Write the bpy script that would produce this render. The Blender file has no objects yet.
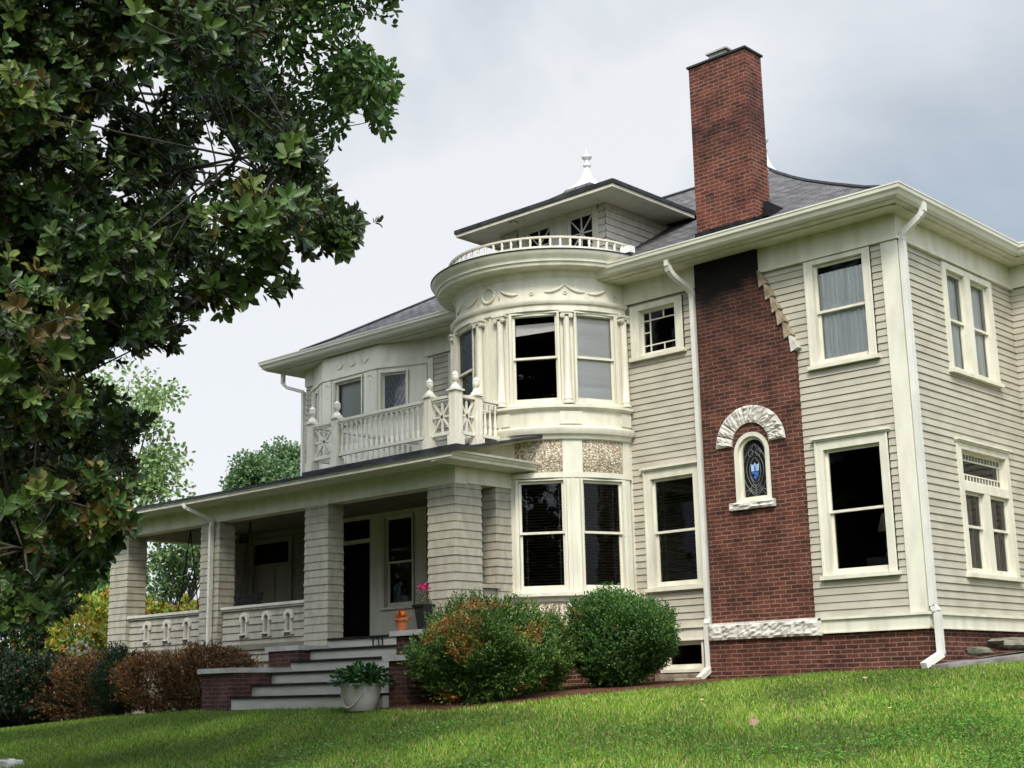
import bpy, math, random
import numpy as np
from mathutils import Matrix, Vector
R = math.radians
PI = math.pi
random.seed(7)
rng = np.random.default_rng(11)
S = bpy.context.scene
COL = S.collection

# ------------------------------------------------------------ camera
cam_data = bpy.data.cameras.new('camera')
cam = bpy.data.objects.new('camera', cam_data)
COL.objects.link(cam)
FPX = 1394.65
YAW, PITCH, ROLL = -0.74524589, 0.21850535, 0.02202481
CAM = np.array([9.44684, -18.91891, 1.6])


def cam_axes():
    cy, sy = math.cos(YAW), math.sin(YAW)
    fwd = np.array([sy * math.cos(PITCH), cy * math.cos(PITCH), math.sin(PITCH)])
    right = np.array([cy, -sy, 0.0])
    down = np.cross(fwd, right)
    c, s = math.cos(ROLL), math.sin(ROLL)
    return c * right + s * down, -s * right + c * down, fwd


AX, AY, AZ = cam_axes()
cam_data.sensor_width = 36.0
cam_data.lens = FPX / 1024 * 36.0
cam_data.clip_start = 0.1
cam_data.clip_end = 2000
cam.matrix_world = Matrix(((AX[0], -AY[0], -AZ[0], CAM[0]), (AX[1], -AY[1], -AZ[1], CAM[1]),
                           (AX[2], -AY[2], -AZ[2], CAM[2]), (0, 0, 0, 1)))
S.camera = cam


def sight(px, py, depth):
    """world position of something seen in that direction at that distance from the viewpoint"""
    return CAM + depth * (AZ + AX * (px - 512) / FPX + AY * (py - 384) / FPX)


# ------------------------------------------------------------ sky, sun, exposure
SUN_AZ, SUN_EL = (0.58, -0.80), R(46)      # towards the sun, plan direction and elevation
world = bpy.data.worlds.new('World')
S.world = world
world.use_nodes = True
nt = world.node_tree
for n in list(nt.nodes):
    nt.nodes.remove(n)
N = nt.nodes.new
out = N('ShaderNodeOutputWorld')
bg = N('ShaderNodeBackground')
bg.inputs['Strength'].default_value = 0.1
sky = N('ShaderNodeTexSky')
sky.sky_type = 'NISHITA'
sky.sun_disc = False
sky.sun_elevation = SUN_EL
sky.sun_rotation = math.atan2(SUN_AZ[0], SUN_AZ[1])
sky.dust_density = 2.0
tc = N('ShaderNodeTexCoord')
mp = N('ShaderNodeMapping')
mp.inputs['Scale'].default_value = (1.0, 1.0, 1.5)
mp.inputs['Location'].default_value = (0.35, 0.1, 0.0)
nz = N('ShaderNodeTexNoise')
nz.inputs['Scale'].default_value = 2.3
nz.inputs['Detail'].default_value = 7
nz.inputs['Roughness'].default_value = 0.5
nz.inputs['Distortion'].default_value = 0.25
rmp = N('ShaderNodeValToRGB')
el = rmp.color_ramp.elements
el[0].position, el[0].color = 0.34, (2.0, 2.36, 2.82, 1)
el[1].position, el[1].color = 0.64, (4.8, 4.86, 4.95, 1)
m_ = el.new(0.46)
m_.color = (2.95, 3.26, 3.58, 1)
# the cloud is thinner and brighter towards one quarter of the sky
dt = N('ShaderNodeVectorMath')
dt.operation = 'DOT_PRODUCT'
bd = AZ + AX * (150 - 512) / FPX + AY * (330 - 384) / FPX
bd = bd / np.linalg.norm(bd)
dt.inputs[1].default_value = tuple(bd)
mr = N('ShaderNodeMapRange')
mr.inputs['From Min'].default_value = 0.86
mr.inputs['From Max'].default_value = 1.0
mr.inputs['To Min'].default_value = -0.07
mr.inputs['To Max'].default_value = 0.19
ad = N('ShaderNodeMath')
ad.operation = 'ADD'
mx = N('ShaderNodeMix')
mx.data_type = 'RGBA'
mx.inputs['Factor'].default_value = 0.9
L = nt.links.new
L(tc.outputs['Generated'], mp.inputs['Vector'])
L(mp.outputs['Vector'], nz.inputs['Vector'])
L(tc.outputs['Generated'], dt.inputs[0])
L(dt.outputs['Value'], mr.inputs['Value'])
L(nz.outputs['Fac'], ad.inputs[0])
L(mr.outputs['Result'], ad.inputs[1])
L(ad.outputs['Value'], rmp.inputs['Fac'])
L(sky.outputs['Color'], mx.inputs['A'])
L(rmp.outputs['Color'], mx.inputs['B'])
# overcast brightens towards the zenith
sxyz = N('ShaderNodeSeparateXYZ')
zr_ = N('ShaderNodeMapRange')
zr_.interpolation_type = 'SMOOTHSTEP'
zr_.inputs['From Min'].default_value = 0.42
zr_.inputs['From Max'].default_value = 0.95
zr_.inputs['To Min'].default_value = 1.0
zr_.inputs['To Max'].default_value = 2.6
sc_m = N('ShaderNodeVectorMath')
sc_m.operation = 'SCALE'
L(tc.outputs['Generated'], sxyz.inputs['Vector'])
L(sxyz.outputs['Z'], zr_.inputs['Value'])
L(mx.outputs['Result'], sc_m.inputs[0])
# and in a broad glow round the veiled sun
dg = N('ShaderNodeVectorMath')
dg.operation = 'DOT_PRODUCT'
_h = math.hypot(*SUN_AZ)
dg.inputs[1].default_value = (SUN_AZ[0] / _h * math.cos(SUN_EL), SUN_AZ[1] / _h * math.cos(SUN_EL), math.sin(SUN_EL))
gr_ = N('ShaderNodeMapRange')
gr_.interpolation_type = 'SMOOTHSTEP'
gr_.inputs['From Min'].default_value = 0.35
gr_.inputs['From Max'].default_value = 1.0
gr_.inputs['To Max'].default_value = 3.2
sm_ = N('ShaderNodeMath')
sm_.operation = 'ADD'
L(tc.outputs['Generated'], dg.inputs[0])
L(dg.outputs['Value'], gr_.inputs['Value'])
L(zr_.outputs['Result'], sm_.inputs[0])
L(gr_.outputs['Result'], sm_.inputs[1])
L(sm_.outputs['Value'], sc_m.inputs['Scale'])
L(sc_m.outputs['Vector'], bg.inputs['Color'])
L(bg.outputs['Background'], out.inputs['Surface'])

sl = bpy.data.lights.new('sun', 'SUN')
sl.energy = 1.5
sl.angle = R(14)
sl.color = (1.0, 0.94, 0.83)
sun = bpy.data.objects.new('sun', sl)
COL.objects.link(sun)
sd = Vector((SUN_AZ[0], SUN_AZ[1], math.tan(SUN_EL) * math.hypot(*SUN_AZ))).normalized()
sun.rotation_euler = sd.to_track_quat('Z', 'Y').to_euler()
sun.location = (5, -10, 30)

S.view_settings.view_transform = 'Standard'
S.view_settings.look = 'None'
S.view_settings.exposure = 0.92
S.view_settings.gamma = 1.0
S.render.engine = 'CYCLES'
S.cycles.use_denoising = True
S.cycles.max_bounces = 6
S.cycles.transparent_max_bounces = 8
S.cycles.caustics_reflective = False
S.cycles.caustics_refractive = False


# ------------------------------------------------------------ materials
def mat(name, col=(0.5, 0.5, 0.5), rough=0.6, spec=0.4):
    m = bpy.data.materials.new(name)
    m.use_nodes = True
    b = m.node_tree.nodes['Principled BSDF']
    b.inputs['Base Color'].default_value = (*col, 1)
    b.inputs['Roughness'].default_value = rough
    b.inputs['Specular IOR Level'].default_value = spec
    return m, m.node_tree, b


def noise_col(name, c0, c1, scale=3.0, rough=0.6, spec=0.4, stretch=(1, 1, 1), detail=5, bump=0.0, bscale=30.0,
              p0=0.35, p1=0.65, c2=None):
    m, t, b = mat(name, c0, rough, spec)
    tcn = t.nodes.new('ShaderNodeTexCoord')
    mpn = t.nodes.new('ShaderNodeMapping')
    mpn.inputs['Scale'].default_value = stretch
    n = t.nodes.new('ShaderNodeTexNoise')
    n.inputs['Scale'].default_value = scale
    n.inputs['Detail'].default_value = detail
    r = t.nodes.new('ShaderNodeValToRGB')
    r.color_ramp.elements[0].position = p0
    r.color_ramp.elements[1].position = p1
    r.color_ramp.elements[0].color = (*c0, 1)
    r.color_ramp.elements[1].color = (*c1, 1)
    if c2:
        e = r.color_ramp.elements.new(min(0.98, p1 + 0.12))
        e.color = (*c2, 1)
    t.links.new(tcn.outputs['Object'], mpn.inputs['Vector'])
    t.links.new(mpn.outputs['Vector'], n.inputs['Vector'])
    t.links.new(n.outputs['Fac'], r.inputs['Fac'])
    t.links.new(r.outputs['Color'], b.inputs['Base Color'])
    if bump:
        n2 = t.nodes.new('ShaderNodeTexNoise')
        n2.inputs['Scale'].default_value = bscale
        n2.inputs['Detail'].default_value = 4
        bn = t.nodes.new('ShaderNodeBump')
        bn.inputs['Strength'].default_value = bump
        bn.inputs['Distance'].default_value = 0.02
        t.links.new(tcn.outputs['Object'], n2.inputs['Vector'])
        t.links.new(n2.outputs['Fac'], bn.inputs['Height'])
        t.links.new(bn.outputs['Normal'], b.inputs['Normal'])
    return m


def brick_mat(name, ca, cb, mortar, soot=False, bw=0.205, rh=0.067, ms=0.011):
    m, t, b = mat(name, ca, 0.85, 0.25)
    nd, lk = t.nodes.new, t.links.new
    uv = nd('ShaderNodeTexCoord')
    br = nd('ShaderNodeTexBrick')
    br.inputs['Scale'].default_value = 1.0
    br.inputs['Brick Width'].default_value = bw
    br.inputs['Row Height'].default_value = rh
    br.inputs['Mortar Size'].default_value = ms
    br.inputs['Mortar Smooth'].default_value = 0.4
    br.inputs['Bias'].default_value = -0.1
    br.inputs['Color1'].default_value = (*ca, 1)
    br.inputs['Color2'].default_value = (*cb, 1)
    br.inputs['Mortar'].default_value = (*mortar, 1)
    dn = nd('ShaderNodeTexNoise')
    dn.inputs['Scale'].default_value = 6
    dm = nd('ShaderNodeMapRange')
    dm.inputs['To Min'].default_value = -0.012
    dm.inputs['To Max'].default_value = 0.012
    va = nd('ShaderNodeVectorMath')
    va.operation = 'ADD'
    lk(uv.outputs['Object'], dn.inputs['Vector'])
    lk(dn.outputs['Fac'], dm.inputs['Value'])
    lk(uv.outputs['UV'], va.inputs[0])
    lk(dm.outputs['Result'], va.inputs[1])
    lk(va.outputs['Vector'], br.inputs['Vector'])
    n = nd('ShaderNodeTexNoise')
    n.inputs['Scale'].default_value = 3.2
    n.inputs['Detail'].default_value = 7
    n.inputs['Roughness'].default_value = 0.65
    lk(uv.outputs['Object'], n.inputs['Vector'])
    r = nd('ShaderNodeValToRGB')
    r.color_ramp.elements[0].position = 0.32
    r.color_ramp.elements[0].color = (0.42, 0.40, 0.40, 1)
    r.color_ramp.elements[1].position = 0.62
    r.color_ramp.elements[1].color = (1.15, 1.1, 1.05, 1)
    lk(n.outputs['Fac'], r.inputs['Fac'])
    mu = nd('ShaderNodeMix')
    mu.data_type = 'RGBA'
    mu.blend_type = 'MULTIPLY'
    mu.inputs['Factor'].default_value = 0.9
    lk(br.outputs['Color'], mu.inputs['A'])
    lk(r.outputs['Color'], mu.inputs['B'])
    last = mu.outputs['Result']
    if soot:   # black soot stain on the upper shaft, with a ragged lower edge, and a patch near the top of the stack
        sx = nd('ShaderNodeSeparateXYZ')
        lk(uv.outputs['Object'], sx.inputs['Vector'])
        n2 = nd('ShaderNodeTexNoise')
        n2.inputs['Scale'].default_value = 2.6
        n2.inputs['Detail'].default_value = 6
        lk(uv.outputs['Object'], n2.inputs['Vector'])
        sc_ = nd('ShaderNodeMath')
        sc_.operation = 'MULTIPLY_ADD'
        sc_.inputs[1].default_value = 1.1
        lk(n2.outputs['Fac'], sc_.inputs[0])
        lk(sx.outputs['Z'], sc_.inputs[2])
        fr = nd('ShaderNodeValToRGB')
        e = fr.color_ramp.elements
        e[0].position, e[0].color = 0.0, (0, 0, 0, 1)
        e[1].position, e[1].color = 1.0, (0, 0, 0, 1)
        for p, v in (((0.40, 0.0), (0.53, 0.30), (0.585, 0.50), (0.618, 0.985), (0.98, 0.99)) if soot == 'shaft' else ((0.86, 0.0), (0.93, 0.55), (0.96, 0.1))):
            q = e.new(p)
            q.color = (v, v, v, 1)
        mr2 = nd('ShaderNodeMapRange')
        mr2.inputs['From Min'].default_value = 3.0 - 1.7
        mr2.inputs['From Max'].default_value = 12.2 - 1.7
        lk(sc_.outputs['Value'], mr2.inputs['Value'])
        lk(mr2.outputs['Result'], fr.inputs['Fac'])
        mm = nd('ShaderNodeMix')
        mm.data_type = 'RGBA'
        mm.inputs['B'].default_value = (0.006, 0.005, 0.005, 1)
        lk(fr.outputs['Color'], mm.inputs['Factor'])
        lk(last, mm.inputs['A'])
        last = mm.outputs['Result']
    lk(last, b.inputs['Base Color'])
    bn = nd('ShaderNodeBump')
    bn.inputs['Strength'].default_value = 0.7
    bn.inputs['Distance'].default_value = 0.012
    iv = nd('ShaderNodeMath')
    iv.operation = 'SUBTRACT'
    iv.inputs[0].default_value = 1.0
    lk(br.outputs['Fac'], iv.inputs[1])
    lk(iv.outputs['Value'], bn.inputs['Height'])
    lk(bn.outputs['Normal'], b.inputs['Normal'])
    return m


def attr_leaf(name, rough=0.45, spec=0.3, under=None, trans=0.25):
    m, t, b = mat(name, (0.05, 0.1, 0.03), rough, spec)
    nd, lk = t.nodes.new, t.links.new
    a = nd('ShaderNodeAttribute')
    a.attribute_name = 'pigment'
    c = a.outputs['Color']
    if under:
        g = nd('ShaderNodeNewGeometry')
        mxn = nd('ShaderNodeMix')
        mxn.data_type = 'RGBA'
        mxn.inputs['B'].default_value = (*under, 1)
        lk(g.outputs['Backfacing'], mxn.inputs['Factor'])
        lk(c, mxn.inputs['A'])
        c = mxn.outputs['Result']
    lk(c, b.inputs['Base Color'])
    if trans:
        tr = nd('ShaderNodeBsdfTranslucent')
        lk(c, tr.inputs['Color'])
        ms = nd('ShaderNodeMixShader')
        ms.inputs['Fac'].default_value = trans
        o = t.nodes['Material Output']
        lk(b.outputs['BSDF'], ms.inputs[1])
        lk(tr.outputs['BSDF'], ms.inputs[2])
        lk(ms.outputs['Shader'], o.inputs['Surface'])
    return m


def glass_mat():
    m = bpy.data.materials.new('window_glass')
    m.use_nodes = True
    t = m.node_tree
    t.nodes.clear()
    nd, lk = t.nodes.new, t.links.new
    o = nd('ShaderNodeOutputMaterial')
    tr = nd('ShaderNodeBsdfTransparent')
    tr.inputs['Color'].default_value = (0.97, 0.98, 0.97, 1)
    gl = nd('ShaderNodeBsdfGlossy')
    gl.inputs['Roughness'].default_value = 0.015
    fr = nd('ShaderNodeFresnel')
    fr.inputs['IOR'].default_value = 1.4
    tcn = nd('ShaderNodeTexCoord')
    n = nd('ShaderNodeTexNoise')
    n.inputs['Scale'].default_value = 2.5
    bn = nd('ShaderNodeBump')
    bn.inputs['Strength'].default_value = 0.05
    bn.inputs['Distance'].default_value = 0.05
    lk(tcn.outputs['Object'], n.inputs['Vector'])
    lk(n.outputs['Fac'], bn.inputs['Height'])
    lk(bn.outputs['Normal'], gl.inputs['Normal'])
    ms = nd('ShaderNodeMixShader')
    lk(fr.outputs['Fac'], ms.inputs['Fac'])
    lk(tr.outputs['BSDF'], ms.inputs[1])
    lk(gl.outputs['BSDF'], ms.inputs[2])
    lk(ms.outputs['Shader'], o.inputs['Surface'])
    return m


def pebble_mat():
    m, t, b = mat('pebble_dash', (0.4, 0.35, 0.28), 0.8, 0.3)
    nd, lk = t.nodes.new, t.links.new
    tcn = nd('ShaderNodeTexCoord')
    v = nd('ShaderNodeTexVoronoi')
    v.inputs['Scale'].default_value = 34
    lk(tcn.outputs['Object'], v.inputs['Vector'])
    sp = nd('ShaderNodeSeparateColor')
    lk(v.outputs['Color'], sp.inputs['Color'])
    r = nd('ShaderNodeValToRGB')
    e = r.color_ramp.elements
    e[0].position, e[0].color = 0.0, (0.38, 0.31, 0.24, 1)
    e[1].position, e[1].color = 1.0, (0.90, 0.86, 0.76, 1)
    q = e.new(0.4); q.color = (0.60, 0.53, 0.42, 1)
    q = e.new(0.7); q.color = (0.70, 0.58, 0.40, 1)
    lk(sp.outputs['Red'], r.inputs['Fac'])
    dr = nd('ShaderNodeValToRGB')
    dr.color_ramp.elements[0].position = 0.35
    dr.color_ramp.elements[0].color = (1, 1, 1, 1)
    dr.color_ramp.elements[1].position = 0.75
    dr.color_ramp.elements[1].color = (0.45, 0.40, 0.34, 1)
    lk(v.outputs['Distance'], dr.inputs['Fac'])
    mu = nd('ShaderNodeMix')
    mu.data_type = 'RGBA'
    mu.blend_type = 'MULTIPLY'
    mu.inputs['Factor'].default_value = 1
    lk(r.outputs['Color'], mu.inputs['A'])
    lk(dr.outputs['Color'], mu.inputs['B'])
    lk(mu.outputs['Result'], b.inputs['Base Color'])
    bn = nd('ShaderNodeBump')
    bn.invert = True
    bn.inputs['Strength'].default_value = 0.8
    bn.inputs['Distance'].default_value = 0.02
    lk(v.outputs['Distance'], bn.inputs['Height'])
    lk(bn.outputs['Normal'], b.inputs['Normal'])
    return m


M = {}
M['trim'] = noise_col('cream_trim_paint', (0.585, 0.555, 0.44), (0.735, 0.70, 0.575), 2.4, 0.55, 0.3, stretch=(2.2, 2.2, .55), detail=8, p0=.25, p1=.60, bump=0.12, bscale=14)
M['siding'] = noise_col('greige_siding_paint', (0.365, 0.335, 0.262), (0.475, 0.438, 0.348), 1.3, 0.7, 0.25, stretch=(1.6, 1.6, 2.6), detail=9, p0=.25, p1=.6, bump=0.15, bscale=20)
M['shingle'] = noise_col('greige_shingle_paint', (0.325, 0.298, 0.232), (0.415, 0.382, 0.302), 4.0, 0.75, 0.2, stretch=(2.5, 2.5, 1), bump=0.2, bscale=25)
M['dormershingle'] = noise_col('pale_shingle_paint', (0.54, 0.495, 0.42), (0.66, 0.615, 0.53), 4.0, 0.75, 0.2, stretch=(2.5, 2.5, 1), bump=0.2, bscale=25)
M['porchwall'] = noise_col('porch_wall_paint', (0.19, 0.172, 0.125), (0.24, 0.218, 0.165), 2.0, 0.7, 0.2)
M['riser'] = noise_col('pale_riser_paint', (0.36, 0.35, 0.305), (0.44, 0.425, 0.375), 2.5, 0.6, 0.3, stretch=(1, 1, 4))
M['tread'] = noise_col('dark_tread_paint', (0.012, 0.011, 0.010), (0.03, 0.026, 0.022), 5, 0.9, 0.05)
M['white'] = noise_col('white_paint', (0.72, 0.71, 0.66), (0.80, 0.79, 0.74), 3, 0.5, 0.35)
M['railpaint'] = noise_col('cream_rail_paint', (0.74, 0.69, 0.56), (0.82, 0.77, 0.65), 4, 0.55, 0.3)
M['whitemetal'] = noise_col('white_metal', (0.70, 0.70, 0.68), (0.82, 0.82, 0.80), 2, 0.4, 0.5)
M['gutter'] = noise_col('gutter_enamel', (0.60, 0.575, 0.465), (0.68, 0.655, 0.54), 1.5, 0.35, 0.45)
M['spout'] = noise_col('downspout_enamel', (0.62, 0.60, 0.53), (0.72, 0.70, 0.63), 2.0, 0.4, 0.4)
M['brick'] = brick_mat('red_brick', (0.126, 0.041, 0.027), (0.052, 0.020, 0.016), (0.24, 0.15, 0.115), ms=0.010)
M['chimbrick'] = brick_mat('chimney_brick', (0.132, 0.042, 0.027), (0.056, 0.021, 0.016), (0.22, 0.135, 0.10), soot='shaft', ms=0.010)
M['stackbrick'] = brick_mat('stack_brick', (0.155, 0.045, 0.029), (0.062, 0.022, 0.017), (0.24, 0.135, 0.10), soot='stack', ms=0.010)
M['darkbrick'] = brick_mat('dark_brick', (0.085, 0.034, 0.027), (0.05, 0.023, 0.02), (0.11, 0.075, 0.06))
M['roof'] = brick_mat('slate_shingles', (0.16, 0.155, 0.155), (0.095, 0.093, 0.096), (0.022, 0.022, 0.023), bw=0.28, rh=0.15, ms=0.017)
M['roofdark'] = noise_col('dark_roofing', (0.018, 0.018, 0.02), (0.05, 0.05, 0.055), 4, 0.8, 0.3)
M['porchroof'] = brick_mat('dark_slate_shingles', (0.05, 0.055, 0.065), (0.035, 0.038, 0.045), (0.015, 0.015, 0.016), bw=0.28, rh=0.15, ms=0.008)
M['tar'] = noise_col('roof_tar', (0.006, 0.006, 0.006), (0.016, 0.016, 0.017), 6, 0.7, 0.2, bump=1.0, bscale=14)
M['stone'] = noise_col('rough_limestone', (0.47, 0.44, 0.385), (0.70, 0.66, 0.585), 5, 0.85, 0.2, bump=0.8, bscale=18)
M['tanstone'] = noise_col('weathered_sandstone', (0.17, 0.13, 0.09), (0.38, 0.31, 0.22), 6, 0.9, 0.2, bump=0.6, bscale=20)
M['concrete'] = noise_col('old_concrete', (0.13, 0.12, 0.105), (0.27, 0.25, 0.225), 3.5, 0.9, 0.2, bump=0.4, bscale=25)
M['capstone'] = noise_col('grey_capstone', (0.30, 0.29, 0.26), (0.42, 0.41, 0.37), 4, 0.85, 0.2, bump=0.3)
M['mossy'] = noise_col('mossy_stone', (0.10, 0.11, 0.07), (0.26, 0.23, 0.18), 7, 0.95, 0.1, bump=0.8, bscale=15)
M['rubble'] = noise_col('pinkish_rubble', (0.30, 0.22, 0.17), (0.50, 0.42, 0.33), 8, 0.9, 0.2, bump=0.6)
M['glass'] = glass_mat()
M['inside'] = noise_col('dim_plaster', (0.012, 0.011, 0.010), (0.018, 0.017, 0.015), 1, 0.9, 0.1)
M['dark'] = noise_col('dark_screen', (0.004, 0.004, 0.004), (0.008, 0.008, 0.007), 3, 0.95, 0.05)
M['black'] = noise_col('black_iron', (0.008, 0.008, 0.008), (0.016, 0.016, 0.016), 6, 0.5, 0.4)
M['curtain'] = noise_col('sheer_curtain', (0.80, 0.80, 0.78), (0.90, 0.90, 0.88), 1.0, 0.9, 0.1, stretch=(14, 14, 0.6))
M['shade'] = noise_col('roman_shade_cloth', (0.90, 0.83, 0.78), (0.95, 0.89, 0.84), 1.5, 0.9, 0.1, stretch=(1, 1, 5))
M['greyshade'] = noise_col('grey_roller_shade', (0.34, 0.35, 0.315), (0.40, 0.41, 0.375), 1.5, 0.9, 0.1)
M['blind'] = noise_col('dark_blind_slat', (0.09, 0.075, 0.065), (0.12, 0.10, 0.09), 2, 0.6, 0.3)
M['drape'] = noise_col('brown_drape', (0.16, 0.125, 0.10), (0.26, 0.21, 0.17), 1.2, 0.9, 0.1, stretch=(14, 14, 0.5))
M['leaded'] = noise_col('leaded_blue_glass', (0.035, 0.05, 0.065), (0.06, 0.08, 0.10), 9, 0.12, 0.5)
M['lead'] = noise_col('lead_came', (0.16, 0.17, 0.18), (0.24, 0.25, 0.26), 8, 0.5, 0.5)
M['leadlight'] = noise_col('grey_lead_came', (0.10, 0.11, 0.115), (0.15, 0.16, 0.165), 8, 0.5, 0.5)
M['bluelt'] = noise_col('pale_blue_glass', (0.28, 0.42, 0.62), (0.45, 0.60, 0.78), 20, 0.15, 0.5)
M['bluedk'] = noise_col('deep_blue_glass', (0.04, 0.10, 0.32), (0.07, 0.16, 0.42), 20, 0.15, 0.5)
M['pebble'] = pebble_mat()
M['terracotta'] = noise_col('terracotta', (0.33, 0.085, 0.034), (0.42, 0.125, 0.05), 6, 0.8, 0.2)
M['pot'] = noise_col('stone_pot', (0.40, 0.37, 0.31), (0.52, 0.49, 0.43), 5, 0.7, 0.3, stretch=(1, 1, 0.4))
M['bark'] = noise_col('grey_bark', (0.045, 0.040, 0.034), (0.11, 0.098, 0.082), 9, 0.9, 0.1, stretch=(1, 1, 0.3), bump=0.7)
M['soil'] = noise_col('dark_turf_soil', (0.035, 0.05, 0.014), (0.08, 0.10, 0.028), 3, 0.95, 0.1, bump=0.6, bscale=12)
M['mulch'] = noise_col('brown_mulch', (0.05, 0.026, 0.016), (0.16, 0.075, 0.042), 16, 0.95, 0.1, bump=1.0, bscale=30)
M['leaf'] = attr_leaf('leaf', 0.5, 0.35)
M['magleaf'] = attr_leaf('glossy_magnolia_leaf', 0.38, 0.38, under=(0.062, 0.062, 0.026), trans=0.15)
M['grass'] = attr_leaf('grass_blade', 0.55, 0.3, trans=0.35)
M['petal'] = attr_leaf('petal', 0.6, 0.2, trans=0.3)
M['farwall'] = noise_col('neighbour_wall', (0.30, 0.27, 0.24), (0.36, 0.33, 0.30), 2, 0.8)
M['farroof'] = brick_mat('neighbour_roof', (0.10, 0.10, 0.11), (0.07, 0.07, 0.08), (0.05, 0.05, 0.05), bw=0.3, rh=0.16)
M['deadleaf'] = noise_col('dead_leaf', (0.20, 0.115, 0.085), (0.29, 0.185, 0.145), 20, 0.8, 0.2)


# ------------------------------------------------------------ object helpers
WLOC = {}          # world position of every object's origin, children sit at their parent's origin


def wloc(o):
    return np.array(WLOC.get(o.name, (0, 0, 0)), float) if o is not None else np.zeros(3)


def link(o, parent=None):
    COL.objects.link(o)
    if parent is not None:
        o.parent = parent
        WLOC[o.name] = tuple(wloc(parent))
    return o


def tag(o, label=None, cat=None, group=None, kind=None):
    if label: o['label'] = label
    if cat: o['category'] = cat
    if group: o['group'] = group
    if kind: o['kind'] = kind
    return o


def empty(name, loc, label, cat, group=None):
    o = bpy.data.objects.new(name, None)
    link(o)
    o.location = loc
    WLOC[o.name] = tuple(loc)
    tag(o, label, cat, group)
    return o


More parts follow.
